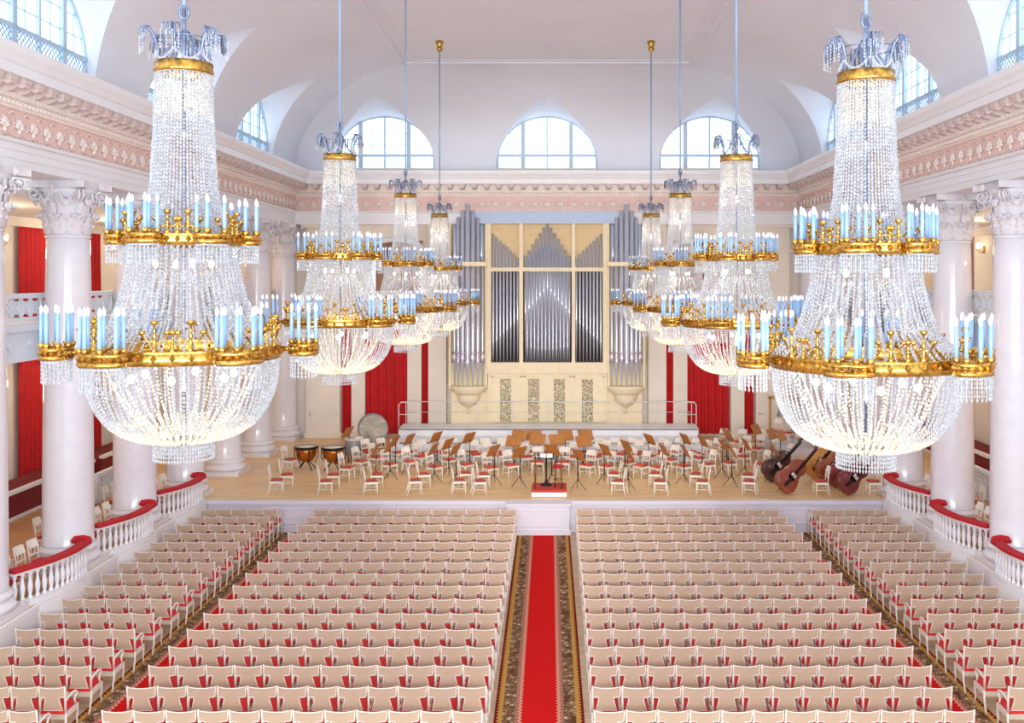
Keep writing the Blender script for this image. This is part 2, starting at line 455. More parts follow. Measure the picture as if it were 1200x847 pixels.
frm = fr_.mesh('window_frame', mat('window_frame_paint', (186, 204, 220), .5)); pnm = pn_.mesh('window_pane', panem); grm = gr_.mesh('window_grille', mat('window_grille_paint', (150, 168, 190), .5))
wn = 0
for (x, y, rz) in [(-7.33, YV+.22, 0), (-.04, YV+.22, 0), (7.25, YV+.22, 0)]+[(-WL-.22, c, pi/2) for c in SIDEC]+[(WL+.22, c, -pi/2) for c in SIDEC]:
    wn += 1
    e = bpy.data.objects.new('window_%d' % wn, None); C.objects.link(e); e.location = (x, y, ZS); e.rotation_euler = (0, 0, rz); struct(e)
    for nm, me in (('window_frame', frm), ('window_pane', pnm), ('window_grille', grm)):
        o = bpy.data.objects.new(nm, me); C.objects.link(o); o.parent = e

# ------------------------------------------------------------------ back wall
m = MB()
m.box(-17.5, 17.5, YB, YB+.3, ST, 7.2); m.box(-17.5, 17.5, YB, YB+.3, 9.75, 13)
for a, b in ((-17.5, -8.0), (-5.6, 5.6), (8.0, 17.5)): m.box(a, b, YB, YB+.3, 7.2, 9.75)
struct(m.build('wall_back', wallm))
for s_ in (-1, 1):
    m = MB(); a, b = sorted((s_*5.6, s_*8.0))
    m.box(a, b, YB+1.5, YB+1.6, 7.2, 10)
    m.box(a, b, YB+.02, YB+1.5, 9.5, 9.6)
    struct(m.build('wall_niche_%s' % ('left' if s_ < 0 else 'right'), brown))
    m = MB()
    arc = [(s_*6.8+1.22*cos(t), 9.3+.5*sin(t)) for t in [pi*i/12 for i in range(13)]]
    m.tube([(x, YB-.05, z) for x, z in arc], .12, 6)
    for x in (s_*6.8-1.22, s_*6.8+1.22): m.box(x-.1, x+.1, YB-.14, YB+.02, 7.2, 9.3)
    m.box(a-.2, b+.2, YB-.5, YB, 6.2, 6.6); m.box(a-.2, b+.2, YB-.5, YB-.4, 6.6, 7.5)
    struct(m.build('trim_arch_%s' % ('left' if s_ < 0 else 'right'), whitep))
# pilasters of the back wall
k = 0
for x, w, d in ((-10.0, 1.5, .35), (-8.45, .6, .28), (-5.95, .62, .28), (-4.9, .8, .5), (4.85, .8, .5), (5.9, .62, .28), (8.45, .6, .28), (10.0, 1.5, .35)):
    k += 1; m = MB(); y1 = YB+.01; y0 = YB-d; top = 5.9 if w < .7 else 10.44
    m.box(x-w/2, x+w/2, y0, y1, ST, top)
    m.box(x-w/2-.06, x+w/2+.06, y0-.06, y1, ST, ST+.2); m.box(x-w/2-.03, x+w/2+.03, y0-.03, y1, ST+.2, ST+.3)
    if w > 1:
        for (a, b, c_, d_) in ((x-w/2+.15, x+w/2-.15, 2.0, 2.05), (x-w/2+.15, x+w/2-.15, 6, 6.05), (x-w/2+.15, x-w/2+.2, 2, 6), (x+w/2-.2, x+w/2-.15, 2, 6)):
            m.box(a, b, y0-.02, y0, c_, d_)
        m.box(x-w/2-.1, x+w/2+.1, y0-.1, y1, 9.25, 9.35); m.box(x-w/2-.2, x+w/2+.2, y0-.2, y1, 10.3, 10.44)
    struct(m.build('trim_pilaster_%d' % k, wallm))
m = MB(); m.box(-9.6, -4.5, YB-.5, YB, 5.8, 6.2); m.box(4.45, 9.6, YB-.5, YB, 5.8, 6.2)
struct(m.build('trim_back_lintel', whitep))

# curtains
def curtain(w, h, folds, amp=.07):
    m = MB(); n = folds*8; rows = []
    for j in range(7):
        t = j/6; rows.append([(-w/2+w*i/n, amp*(.5+.5*t)*sin(2*pi*folds*i/n+.35*sin(j)), h*(1-t)) for i in range(n+1)])
    m.grid(rows); m.tube([(-w/2-.05, 0, h+.03), (w/2+.05, 0, h+.03)], .03)
    return m
for x, w, lab in ((-7.2, 1.85, 'wide red curtain left of the organ, between two pale pilasters'),
                  (-5.42, .42, 'narrow red curtain strip next to the organ, left side'),
                  (-8.98, .42, 'narrow red curtain strip beside the wide left pier of the back wall'),
                  (7.15, 1.9, 'wide red curtain right of the organ, between two pale pilasters'),
                  (5.4, .42, 'narrow red curtain strip next to the organ, right side'),
                  (8.98, .42, 'narrow red curtain strip beside the wide right pier of the back wall')):
    o = curtain(w, 4.65, max(2, int(w*3.2))).build('curtain', curt, loc=(x, YB-.14, 1.12)); tag(o, lab, 'curtain', 'red curtains of the back wall')
cu = curtain(1.75, 3.35, 6).mesh('curtain', curt); cl = curtain(1.75, 4.0, 6).mesh('curtain', curt)
names = ['nearest', 'second', 'third', 'fourth', 'fifth']
for s_, nm in ((-1, 'left'), (1, 'right')):
    for i, d in enumerate((24.9, 28.7, 32.4, 36.3, 40.1)):
        for me, z, lv in ((cu, 6.5, 'upper'), (cl, 1.5, 'lower')):
            o = bpy.data.objects.new('curtain', me); C.objects.link(o); o.location = (s_*17.05, d, z); o.rotation_euler = (0, 0, pi/2)
            tag(o, '%s red curtain on the %s outer wall, %s storey, %s from viewer' % ('long', nm, lv, ORD[i]), 'curtain', 'long red curtains of the side walls')

# ------------------------------------------------------------------ columns
def column_parts(r=.585, H=10.44-ST):
    base = MB(); base.box(-.70, .70, -.70, .70, 0, .16)
    base.lathe([(.70, .16), (.73, .2), (.74, .25), (.72, .3), (.67, .33), (.64, .37), (.64, .42), (.68, .45), (.69, .49), (.67, .53), (.61, .56), (r+.01, .6)], 32)
    sh = MB(); hb = .58; ht = H-1.30
    sh.lathe([(r+.02, hb)]+[(r*(1-.16*(t/10)**1.7), hb+.04+(ht-hb-.04)*t/10) for t in range(11)], 40)
    sh.lathe([(r*.85, ht-.08), (r*.9, ht-.05), (r*.85, ht)], 32)
    cp = MB(); rt = r*.84
    cp.lathe([(rt, 0), (rt*1.0, .3), (rt*1.05, .7), (rt*1.25, 1.02), (rt*1.42, 1.12)], 28)
    def leaf(a, z0, h, out, w):
        ca, sa = cos(a), sin(a); rows = []
        prof = [(rt+.02, z0), (rt+.05, z0+h*.45), (rt+.09, z0+h*.8), (rt+.09+out*.6, z0+h), (rt+.09+out, z0+h*.93), (rt+.06+out, z0+h*.78)]
        ws = [w*.75, w, w*.95, w*.85, w*.6, w*.25]
        for (rr, z), ww in zip(prof, ws):
            rows.append([(rr2*ca-t*ww*sa, rr2*sa+t*ww*ca, z) for t, rr2 in ((-1, rr-.05), (-.55, rr+.015), (0, rr-.02), (.55, rr+.015), (1, rr-.05))])
        cp.grid(rows)
        for q_ in range(1, 5):
            for e_ in (0, 1, 3, 4): cp.bead(rows[q_][e_], .036, .05)
    for i in range(8): leaf(2*pi*i/8, .02, .46, .13, .19)
    for i in range(8): leaf(2*pi*(i+.5)/8, .10, .78, .17, .19)
    for i in range(4):
        a = pi/4+i*pi/2; ca, sa = cos(a), sin(a)
        # corner volute
        sp = []
        for t in range(17):
            th = t*.55; rr = .17*(1-t/20); sp.append((rt+.30+rr*cos(th+pi*.9), .98+rr*sin(th+pi*.9)))
        path = [(rt+.02, .62), (rt+.08, .85)]+sp
        for off in (-.045, .045):
            cp.tube([(p*ca-off*sa, p*sa+off*ca, z) for p, z in path], [.03]*len(path), 5)
        leaf(a, .35, .62, .24, .10)
        # inner helices and fleuron
        a2 = i*pi/2; c2, s2 = cos(a2), sin(a2)
        for sg in (-1, 1):
            hx = [(sg*(.06+.09*(1-cos(t*.6))*.5+.0), .9+.10*sin(t*.6)) for t in range(9)]
            cp.tube([((rt+.16)*c2-p*s2, (rt+.16)*s2+p*c2, z) for p, z in hx], .026, 5)
        cp.bead(((rt+.3)*c2, (rt+.3)*s2, 1.17), .09, .1)
    # abacus with concave sides
    pts = []
    for i in range(4):
        for t in (-.86, -.5, 0, .5, .86):
            a2 = i*pi/2; d = .60+.20*abs(t)**2*1.3*.0 + (.60 if False else 0); d = .56+.17*(t/.86)**2
            w = t*.86; x, y = d, w
            pts.append((x*cos(a2)-y*sin(a2), x*sin(a2)+y*cos(a2)))
    cp.prism(pts, 1.13, 1.30, 'z')
    return base.mesh('column_base', marble), sh.mesh('column_shaft', marble), cp.mesh('column_capital', capm)
bm_, sm_, cm_ = column_parts()
def column(x, y, label):
    t = thing('corinthian_column', label, 'column', (x, y, ST), 0, 'corinthian columns of the hall')
    for nm, me, z in (('base', bm_, 0), ('shaft', sm_, 0), ('capital', cm_, 10.44-ST-1.30)):
        o = bpy.data.objects.new(nm, me); C.objects.link(o); o.parent = t; o.location = (0, 0, z)
for s_, nm in ((-1, 'left'), (1, 'right')):
    j = 0
    for y in COLD:
        if y < 20 or (s_ > 0 and y < 23): continue
        column(s_*WX, y, 'white marble Corinthian column, %s from the viewer in the %s colonnade' % (ORD[j], nm)); j += 1
# upper side balconies between the columns
def lattice(w, h):
    m = MB(); st = h*.9; n = max(1, round(w/st)); st = w/n
    for i in range(n):
        x0 = -w/2+i*st; x1 = x0+st; xc = (x0+x1)/2
        m.tube([(x0, 0, 0), (x1, 0, h)], .03, 4); m.tube([(x1, 0, 0), (x0, 0, h)], .03, 4)
        m.tube([(xc+st*.30*cos(t), 0, h/2+h*.3*sin(t)) for t in [i2*pi/6 for i2 in range(12)]], .03, 4, closed=True)
        m.box(x0-.025, x0+.025, -.03, .03, 0, h)
    return m
for s_, nm in ((-1, 'left'), (1, 'right')):
    for i, y in enumerate(COLD[3:-1]):
        y0 = y-.06; y1 = y+3.68; yc = (y0+y1)/2; w = y1-y0
        t = thing('balcony', 'pale blue-white lattice balcony in the %s colonnade, %s bay from viewer' % (nm, ORD[i]), 'balcony', (s_*12.35, yc, 6.1), pi/2 if s_ < 0 else -pi/2, 'upper balconies between the columns')
        # local -y is toward the hall after rotation by +-90 deg
        m = MB(); m.box(-w/2, w/2, -.02, 3.5, 0, .75); m.box(-w/2, w/2, -.12, 0, .72, .9); m.box(-w/2, w/2, -.06, 0, .0, .08)
        for k in range(4):
            xx = -w/2+w*(k+.5)/4; m.rbox((xx, -.04, .38), (.16, .06, .16), (0, pi/4, 0))
        m.build('slab', balcm, t)
        m = MB(); m.box(-w/2, w/2, -.06, .06, .95, 1.05); m.box(-w/2, w/2, -.08, .1, 1.5, 1.62)
        m.T = Matrix.Translation((0, 0, 1.05)); l = lattice(w, .45); m.add(l.v, l.f)
        m.build('lattice_rail', balcm, t)

# ------------------------------------------------------------------ lower bowed balustrades
def baluster(m, x, y, z, h):
    m.lathe([(.05, 0), (.05, .05), (.03, .08), (.055, .2*h/.6), (.06, .28*h/.6), (.03, .42*h/.6), (.025, .5*h/.6), (.045, .54*h/.6), (.05, h)], 8, (x, y, z))
for s_, nm in ((-1, 'left'), (1, 'right')):
    j = 0
    for k in range(2, 6):
        y0 = COLD[k]
        if y0+2.9 > 31.1 or (s_ > 0 and k < 3) or (s_ < 0 and k < 3): continue
        pts = bow(k, s_)
        t = thing('balustrade', 'white bowed balustrade with crimson velvet top, %s bay of the %s side' % (['near', 'middle', 'far', 'farthest'][j], nm), 'balustrade', (s_*11.0, (pts[0][1]+pts[-1][1])/2, ST), 0, 'bowed balustrades in front of the columns'); j += 1
        ox, oy = t.location.x, t.location.y
        P = [(x-ox, y-oy) for x, y in pts]
        nrm = lambda i: (Vector((P[min(i+1, 14)][1]-P[max(i-1, 0)][1], -(P[min(i+1, 14)][0]-P[max(i-1, 0)][0]))).normalized())
        def strip(a, b, z0, z1):
            mm_ = MB(); rows = []
            for i in range(15):
                n_ = nrm(i); x, y = P[i]
                rows.append([(x+n_.x*a, y+n_.y*a, z0), (x+n_.x*a, y+n_.y*a, z1), (x+n_.x*b, y+n_.y*b, z1), (x+n_.x*b, y+n_.y*b, z0), (x+n_.x*a, y+n_.y*a, z0)])
            mm_.grid(rows, False); n5 = len(mm_.v)
            mm_.f += [(0, 1, 2, 3), (n5-5, n5-4, n5-3, n5-2)]; mm_.mi += [0, 0]; mm_.sm += [False, False]
            return mm_
        b1 = strip(-.10, .10, .006, .14); b2 = strip(-.09, .09, .74, .80); b1.add(b2.v, b2.f)
        b1.build('stone_base', whitep, t)
        c1 = strip(-.13, .13, .80, .87)
        # scrolled end returning towards the column
        x, y = P[14]; c1.tube([(x, y, .835), (x+s_*.05, y+.16, .835), (x+s_*.22, y+.24, .835), (x+s_*.36, y+.16, .835), (x+s_*.34, y+.04, .835)], [.1, .1, .1, .09, .06], 8)
        c1.build('velvet_rail', redv, t)
        for i in range(14):
            xa = (P[i][0]+P[i+1][0])/2; ya = (P[i][1]+P[i+1][1])/2
            mb = MB(); baluster(mb, xa, ya, .14, .60); mb.build('baluster', whitep, t)
        # bastion plinth under the bow
        mp = MB(); bb = [(x-s_*.12, y) for x, y in pts]
        poly = bb+[(s_*11.06, pts[-1][1]), (s_*11.06, pts[0][1])]
        mp.prism(poly, .003, ST, 'z'); struct(mp.build('trim_bastion_%s' % nm, whitep))

# ------------------------------------------------------------------ chairs
def seat_proto():
    w = .243
    P = {}
    def outline(inset=0):
        pts = []
        for x, z in ((-.255, .905), (-.2, .885), (-.1, .872), (0, .868), (.1, .872), (.2, .885), (.255, .905), (.252, .80), (.246, .725), (.225, .712), (.135, .705), (.135, .66), (.155, .57), (.19, .47), (-.19, .47), (-.155, .57), (-.135, .66), (-.135, .705), (-.225, .712), (-.246, .725), (-.252, .80)):
            pts.append((x, z))
        return pts
    o = outline()
    def bend(x, z): return -.235-.10*(z-.47)-.0+ .18*x*x
    m = MB(); n = len(o)
    vs = [(x, bend(x, z)-.012, z) for x, z in o]+[(x, bend(x, z)+.012, z) for x, z in o]
    m.add(vs, [tuple(range(n)), tuple(range(n, 2*n))[::-1]]+[(i, n+i, n+(i+1) % n, (i+1) % n) for i in range(n)])
    P['back_panel'] = (m, tanback)
    m = MB(); m.tube([(x, bend(x, z)-.008, z) for x, z in o], .012, 4, closed=True)
    P['back_frame'] = (m, chw)
    m = MB(); vs = [(x*.88, bend(x, z)+.05, .47+(z-.47)*.93+.01) for x, z in o]+[(x*.92, bend(x, z)+.014, z) for x, z in o]
    m.add(vs, [tuple(range(n))[::-1]]+[(i, (i+1) % n, n+(i+1) % n, n+i) for i in range(n)]); P['back_cushion'] = (m, redc)
    m = MB(); rows = []
    for y, z in ((-.24, .40), (-.24, .47), (-.2, .49), (0, .50), (.21, .495), (.26, .46), (.26, .40)):
        rows.append([(-.235, y, min(z, .44)), (-.2, y, z), (0, y, z+.006), (.2, y, z), (.235, y, min(z, .44))])
    m.grid(rows); P['seat'] = (m, redc)
    m = MB(); m.box(-.222, .222, -.24, .25, .31, .405); P['seat_frame'] = (m, tanapr)
    def side(x):
        a = MB(); b = MB(); c = MB()
        a.tube([(x, -.27, .90), (x, -.255, .80), (x, -.24, .66), (x, -.23, .44)], [.017, .02, .022, .024], 6)
        a.bead((x, -.285, .905), .022, .022)
        a.tube([(x, -.24, .62), (x, -.12, .67), (x, .03, .685), (x, .13, .665), (x, .165, .62), (x, .14, .585), (x, .09, .60)], [.018, .02, .022, .024, .024, .02, .016], 6)
        a.tube([(x, .12, .60), (x, .08, .54), (x, .12, .44)], [.016, .02, .022], 6)
        a.box(x-.016, x+.016, -.24, .2, .33, .43)
        b.tube([(x, .17, .42), (x, .185, .3), (x, .16, .15), (x, .19, .0)], [.022, .022, .018, .019], 6)
        c.tube([(x, -.22, .42), (x, -.23, .25), (x, -.27, .12), (x, -.31, .0)], [.022, .022, .02, .019], 6)
        return a, b, c
    a, b, c = side(-w); P['armrest'] = (a, chw); P['leg'] = (b, chw); P['leg '] = (c, chw)
    a2, b2, c2 = side(w)
    extra = {'armrest': (a2, chw), 'leg': (b2, chw), 'leg ': (c2, chw)}
    return P, extra
SP, SX = seat_proto()
SPm = [(k.strip(), v[0].mesh(k.strip(), v[1])) for k, v in SP.items()]
SXm = [(k.strip(), v[0].mesh(k.strip(), v[1])) for k, v in SX.items()]
mset = [tanback, chw, redc, tanapr]
blocks = [('left centre block', 'central carpet', 12, lambda i: -.86-.53*(i+.5), .53, 1, -1),
          ('right centre block', 'central carpet', 12, lambda i: .97+.53*(i+.5), .53, 1, 1),
          ('far left block', 'side carpet', 5, lambda i: -8.27-.495*(i+.5), .495, 1, -1),
          ('far right block', 'side carpet', 5, lambda i: 8.3+.495*(i+.5), .495, 1, 1)]
cand = []
for r in range(16):
    D = 16.45+.938*r
    for bi, (bn, cn, cnt, fx, pit, _, sg) in enumerate(blocks):
        for i in range(cnt):
            x = fx(i); px = (x-CAMX)*F/(D+.1)+CX
            if px < -14 or px > 1214: continue
            cand.append((D, r, bi, i, x))
cand.sort()
stuff = MB()
def stuff_add(T, parts):
    stuff.T = T
    for k, v in parts.items():
        stuff.k = mset.index(v[1]); stuff.add(v[0].v, v[0].f, False)
nind = 0
for q, (D, r, bi, i, x) in enumerate(cand):
    bn, cn, cnt, fx, pit, _, sg = blocks[bi]
    scx = pit/.536
    # the last chair of each row carries the second side frame
    last = (i == cnt-1 and sg > 0) or (i == 0 and sg < 0)
    rz = radians(random.uniform(-.8, .8))
    yj = random.uniform(-.012, .012)
    if nind < 300:
        nind += 1
        t = thing('theatre_armchair', 'beige-backed red armchair %s from %s, %s row from bottom, %s' % (ORD[i], cn, ORD[r], bn), 'chair', (x, D+yj, 0), rz, 'audience armchairs, '+bn)
        t.scale = (scx, 1, 1)
        for nm, me in SPm+(SXm if last else []):
            o = bpy.data.objects.new(nm, me); C.objects.link(o); o.parent = t
    else:
        T = Matrix.Translation((x, D+yj, 0)) @ Matrix.Rotation(rz, 4, 'Z') @ Matrix.Diagonal((scx, 1, 1, 1))
        stuff_add(T, SP)
        if last: stuff_add(T, SX)
o = stuff.build('theatre_armchair_rows', mset)
tag(o, 'remaining rows of beige-backed red armchairs in the distance, up to the stage front', 'chairs', 'audience armchairs', 'stuff')

# carpets
def runner(x, y0, y1, label, rz=0, clip=None):
    m = MB(); w = .83; L = (y1-y0)/2
    m.box(-w, w, -L, L, 0.002, .014)
    o = m.build('carpet_runner', runnerm, loc=(x, (y0+y1)/2, 0), rz=rz); tag(o, label, 'carpet', 'patterned carpet runners')
runner(.04, 5, 30.5, 'long red carpet runner with ornate brown borders in the central aisle', radians(.35))
runner(-7.62, 5, 30.85, 'red carpet runner with ornate border in the left side aisle')
runner(7.62, 5, 30.85, 'red carpet runner with ornate border in the right side aisle')

# ------------------------------------------------------------------ orchestra chair
def orch_parts(seatmat):
    out = []
    m = MB(); m.grid([[(-.2*a, y, z), (-.12*a, y, z+.012), (.12*a, y, z+.012), (.2*a, y, z)] for y, z, a in ((-.19, .44, 1), (-.16, .475, 1), (0, .485, 1.02), (.16, .475, 1.1), (.2, .44, 1.1))]); out.append(('seat', m.mesh('seat', seatmat)))
    m = MB(); m.prism([(-.2, -.2), (.2, -.2), (.225, .21), (-.225, .21)], .38, .445, 'z'); out.append(('seat_frame', m.mesh('seat_frame', chw)))
    for sx in (-1, 1):
        m = MB(); m.tube([(sx*.205, .19, .42), (sx*.21, .2, 0)], [.024, .016], 6); out.append(('leg', m.mesh('leg', chw)))
        m = MB(); m.tube([(sx*.18, -.18, .42), (sx*.18, -.21, .2), (sx*.185, -.26, 0)], [.024, .02, .016], 6); out.append(('leg', m.mesh('leg', chw)))
    m = MB()
    for sx in (-1, 1): m.tube([(sx*.18, -.18, .4), (sx*.18, -.2, .65), (sx*.185, -.26, .93)], .02, 6)
    rows = [[(x, -.235-.06*(z-.8)/.13+.03*(x/.18)**2-.02, z) for x in (-.19, -.1, 0, .1, .19)] for z in (.76, .80, .88, .94)]
    m.grid(rows); m.grid([[(p[0], p[1]+.025, p[2]) for p in r_] for r_ in rows])
    m.box(-.18, .18, -.225, -.2, .58, .62)
    for x in (-.07, .07): m.tube([(x, -.21, .6), (x, -.225, .78)], .012, 4)
    out.append(('backrest', m.mesh('backrest', chw)))
    m = MB(); m.tube([(-.2, -.04, .2), (.2, -.04, .2)], .012, 4)
    for sx in (-1, 1): m.tube([(sx*.183, -.22, .2), (sx*.208, .19, .2)], .012, 4)
    out.append(('stretcher', m.mesh('stretcher', chw)))
    return out
OCH = orch_parts(redseat); SCH = orch_parts(redv)
def place_chair(parts, loc, rz, label, group, name='orchestra_chair'):
    t = thing(name, label, 'chair', loc, rz, group)
    for nm, me in parts:
        o = bpy.data.objects.new(nm, me); C.objects.link(o); o.parent = t
COND = Vector((-.05, 32.2, ST))
def face(p, tx=COND.x, ty=COND.y):      # local +y looks at the target
    return math.atan2(-(tx-p[0]), (ty-p[1]))
oc = {'front': [(322,580),(380,581),(433,581),(485,580),(537,580),(561,581),(726,581),(775,581),(825,581),(880,581)],
 'second': [(334,573),(389,573),(440,572),(495,572),(542,570),(567,572),(720,571),(770,571),(816,572),(870,572)],
 'third': [(338,554),(405,564),(455,560),(508,563),(574,564),(598,561),(630,556),(658,556),(689,561),(712,562),(737,557),(756,562),(768,563),(803,562),(835,560),(891,560)],
 'fourth': [(421,556),(440,551),(476,556),(492,551),(526,554),(545,560),(618,549),(668,549),(700,550),(787,554),(820,552),(856,558),(869,550),(922,551)],
 'fifth': [(430,543),(452,544),(470,541),(488,538),(505,541),(524,540),(545,541),(563,545),(582,547),(600,542),(640,543),(660,541),(690,542),(712,540),(728,545),(748,541),(765,547),(784,543),(800,540),(818,542),(836,541),(852,539),(872,541),(888,540),(905,543)],
 'rearmost': [(500,530),(520,530),(540,531),(562,532),(585,532),(608,531),(630,531),(655,531),(678,531),(702,531),(726,532),(750,532),(774,531),(798,531),(822,531),(845,531),(868,532),(890,532)]}
items = []      # (kind, row, pos)
for rn, lst in oc.items():
    for px, py in lst:
        p = at(px, py); p.y += .2; items.append(['chair', rn, p.copy()])
st_list = [(408,506),(440,528),(466,517),(485,514),(507,512),(508,526),(536,527),(552,512),(577,528),(607,507),(627,507),(652,507),(679,507),(602,517),(630,515),(655,516),(684,517),(647,527),(608,533),(678,533),(710,527),(734,522),(737,532),(761,514),(777,527),(804,514),(804,528),(824,517),(834,507),(843,521),(857,511),(877,520),(867,530),(907,526),(456,523),(525,520)]
for px, py in st_list:
    D = (EYE-2.15)*F/(py-HZ); items.append(['stand', '', Vector(((px-CX)*D/F+CAMX, D, ST))])
for it in range(60):
    for i in range(len(items)):
        for j in range(i):
            A, B = items[i], items[j]; need = .60 if A[0] == B[0] == 'chair' else .56
            d = A[2]-B[2]; d.z = 0; L_ = d.length
            if L_ < need:
                if L_ < 1e-3: d = Vector((0, .01, 0)); L_ = .01
                v = d/L_*(need-L_)*.5; A[2] += v; B[2] -= v
    for A in items:
        if A[0] == 'chair' and A[2].y < 31.55: A[2].y = 31.55
        if A[2].y > 37.25 and abs(A[2].x) < 6.7: A[2].y = 37.25
        if abs(A[2].x-COND.x) < .95 and A[2].y < 33.1: A[2].y = 33.1
for rn in oc:
    for side in ('left', 'right'):
        ll = sorted([q for q in items if q[1] == rn and (q[2].x < 0) == (side == 'left')], key=lambda q: abs(q[2].x))
        for i, q in enumerate(ll):
            p = q[2]; rz = face(p)+radians(random.uniform(-9, 9))
            if rn in ('front', 'second'): rz = (-pi/2 if side == 'left' else pi/2)*.84+radians(random.uniform(-5, 5))
            place_chair(OCH, p, rz, 'white chair with orange-red seat, %s from the podium, %s orchestra row, stage %s' % (ORD[i], 'second-front' if rn == 'second' else rn, side), 'orchestra chairs on the stage')
# chairs beside the double basses and the ones at the far right
for (px, py, z, lab) in ((962, 580, ST, 'white chair behind the reddish double bass near the stage edge'), (1024, 580, ST, 'white chair behind the darkest red double bass at the stage corner'),
                         (908, 518, 1.3, 'white chair with red seat on the low riser under the hanging bell, left'), (922, 520, 1.3, 'white chair with red seat on the low riser under the hanging bell, right'),
                         (941, 522, 1.3, 'white chair on the right low riser, next to the wooden bell frame'), (953, 524, 1.3, 'white chair on the right low riser, outermost')):
    p = at(px, py, z); place_chair(OCH, p, face(p), lab, 'orchestra chairs at the stage right end')
# right low riser
m = MB(); m.box(9.0, 10.9, 38.6, 41.6, ST+.003, 1.3); o = m.build('stage_riser', treadm); tag(o, 'low pale riser under chairs at the right end of the stage', 'riser')

# side gallery chairs
for s_, nm in ((-1, 'left'), (1, 'right')):
    j = 0
    for k in range(3, 6):
        for row, (xx, n) in enumerate(((11.75, 4), (12.75, 4))):
            for i in range(n):
                y = COLD[k]+.98+.56*i
                if y > 33: continue
                p = (s_*(xx if i != 0 or row else xx-.1), y, ST)
                place_chair(SCH, p, pi/2*(-1 if s_ < 0 else 1)+radians(random.uniform(-6, 6)),
                  'white chair with crimson seat, %s in the %s row behind %s %s balustrade' % (ORD[i], ('front', 'back')[row], ['near', 'middle', 'far'][k-3], nm), 'white chairs behind the side balustrades', 'gallery_chair')
# side red seating tiers with white rails (under the long curtains)
for s_, nm in ((-1, 'left'), (1, 'right')):
    for i, (y0, y1) in enumerate(((24.0, 33.6), (34.2, 42.6))):
        t = thing('seating_tier', 'raised %s side tier with dark red face and white rail, %s part' % (nm, ('near', 'far')[i]), 'seating', (s_*15.6, (y0+y1)/2, ST), 0, 'raised side tiers')
        L = (y1-y0)/2; a = s_*.0
        m = MB(); a, b = sorted((0, s_*1.2)); m.box(a, b, -L, L, 0.002, .75); m.build('red_face', mat('tier_red', (120, 24, 30), .8) if 'tier_red' not in MATS else MATS['tier_red'], t)
        m = MB(); a, b = sorted((s_*-.06, s_*.1)); m.box(a, b, -L, L, .75, .85); m.box(a, b, -L, L, .002, .08); m.build('white_rail', whitep, t)
    for i, y in enumerate((28.9, 31.6)):
        t = thing('aisle_balustrade', 'small white balustrade segment in the %s side aisle, %s one' % (nm, ('near', 'far')[i]), 'balustrade', (s_*14.2, y, ST), 0, 'small aisle balustrades')
        m = MB(); m.box(-.08, .08, -.9, .9, .8, .9); m.box(-.08, .08, -.9, .9, 0.002, .1)
        for yy in (-.85, .85): m.box(-.1, .1, yy-.1, yy+.1, .1, .8)
        m.build('rail', balcm, t)
        for k in range(9):
            mb = MB(); baluster(mb, 0, -.7+.175*k, .1, .7); mb.build('baluster', balcm, t)
    # wall sconces with glowing globes
    for i, y in enumerate((30.5, 34.3, 38.2)):
        for z, lv in ((4.6, 'lower'), (9.2, 'upper')):
            t = thing('wall_sconce', 'gilt wall sconce with glowing candles, %s wall, %s storey, %s from viewer' % (nm, lv, ORD[i]), 'lamp', (s_*17.19, y, z), pi/2 if s_ < 0 else -pi/2, 'wall sconces')
            # local -y towards hall
            m = MB(); m.rbox((0, -.02, 0), (.1, .04, .3))
            for k in (-1, 0, 1): m.tube([(0, -.04, -.1), (k*.12, -.15, -.14), (k*.2, -.22, 0)], .015, 5); m.lathe([(.02, 0), (.05, .03)], 8, (k*.2, -.22, 0))
            m.build('bracket', goldm, t)
            for k in (-1, 0, 1):
                b = MB(); b.lathe([(.015, .03), (.03, .1), (.035, .15), (.02, .22), (.002, .27)], 8, (k*.2, -.22, 0)); b.build('bulb', bulbm, t)

# ------------------------------------------------------------------ music stands
def stand_parts():
    d = MB(); d.rbox((0, 0, 1.18), (.6, .018, .40), (radians(-28), 0, 0)); d.rbox((0, -.10, 1.0), (.52, .07, .018), (radians(-28), 0, 0))
    m = MB(); m.tube([(0, .03, .3), (0, .04, 1.1)], .014, 6); m.tube([(0, .03, .3), (0, .03, .62)], .02, 6)
    legs = MB()
    for k in range(3):
        a = pi/2+k*2*pi/3; legs.tube([(0, .03, .36), (.16*cos(a), .03+.16*sin(a), .18), (.3*cos(a), .03+.3*sin(a), .012)], .01, 5)
    return [('desk', d.mesh('desk', woodd)), ('pole', m.mesh('pole', blackm)), ('tripod', legs.mesh('tripod', blackm))]
MS = stand_parts()
for side in ('left', 'right'):
    ll = sorted([q for q in items if q[0] == 'stand' and (q[2].x < 0) == (side == 'left')], key=lambda q: abs(q[2].x))
    for i, q in enumerate(ll):
        p = q[2]
        t = thing('music_stand', 'brown wooden music stand on black tripod, %s from the podium on stage %s' % (ORD[i], side), 'music stand', p, face(p, COND.x, COND.y-2)*(.15 if abs(p.x) < 2 and p.y > 34.5 else .8), 'wooden music stands of the orchestra')
        for nm, me in MS:
            o = bpy.data.objects.new(nm, me); C.objects.link(o); o.parent = t
for i, (px, py) in enumerate(((884,492),(902,497),(913,499))):
    D = (EYE-2.47)*F/(py-HZ); x = (px-CX)*D/F+CAMX
    z = 1.303 if (x > 9.0) else ST; D -= .35
    t = thing('music_stand', 'brown music stand near the hanging bell at stage right rear, %s' % ('leftmost', 'middle one', 'closest to the bell')[i], 'music stand', (x, D, z), .9, 'music stands by the bell')
    for nm, me in MS:
        o = bpy.data.objects.new(nm, me); C.objects.link(o); o.parent = t

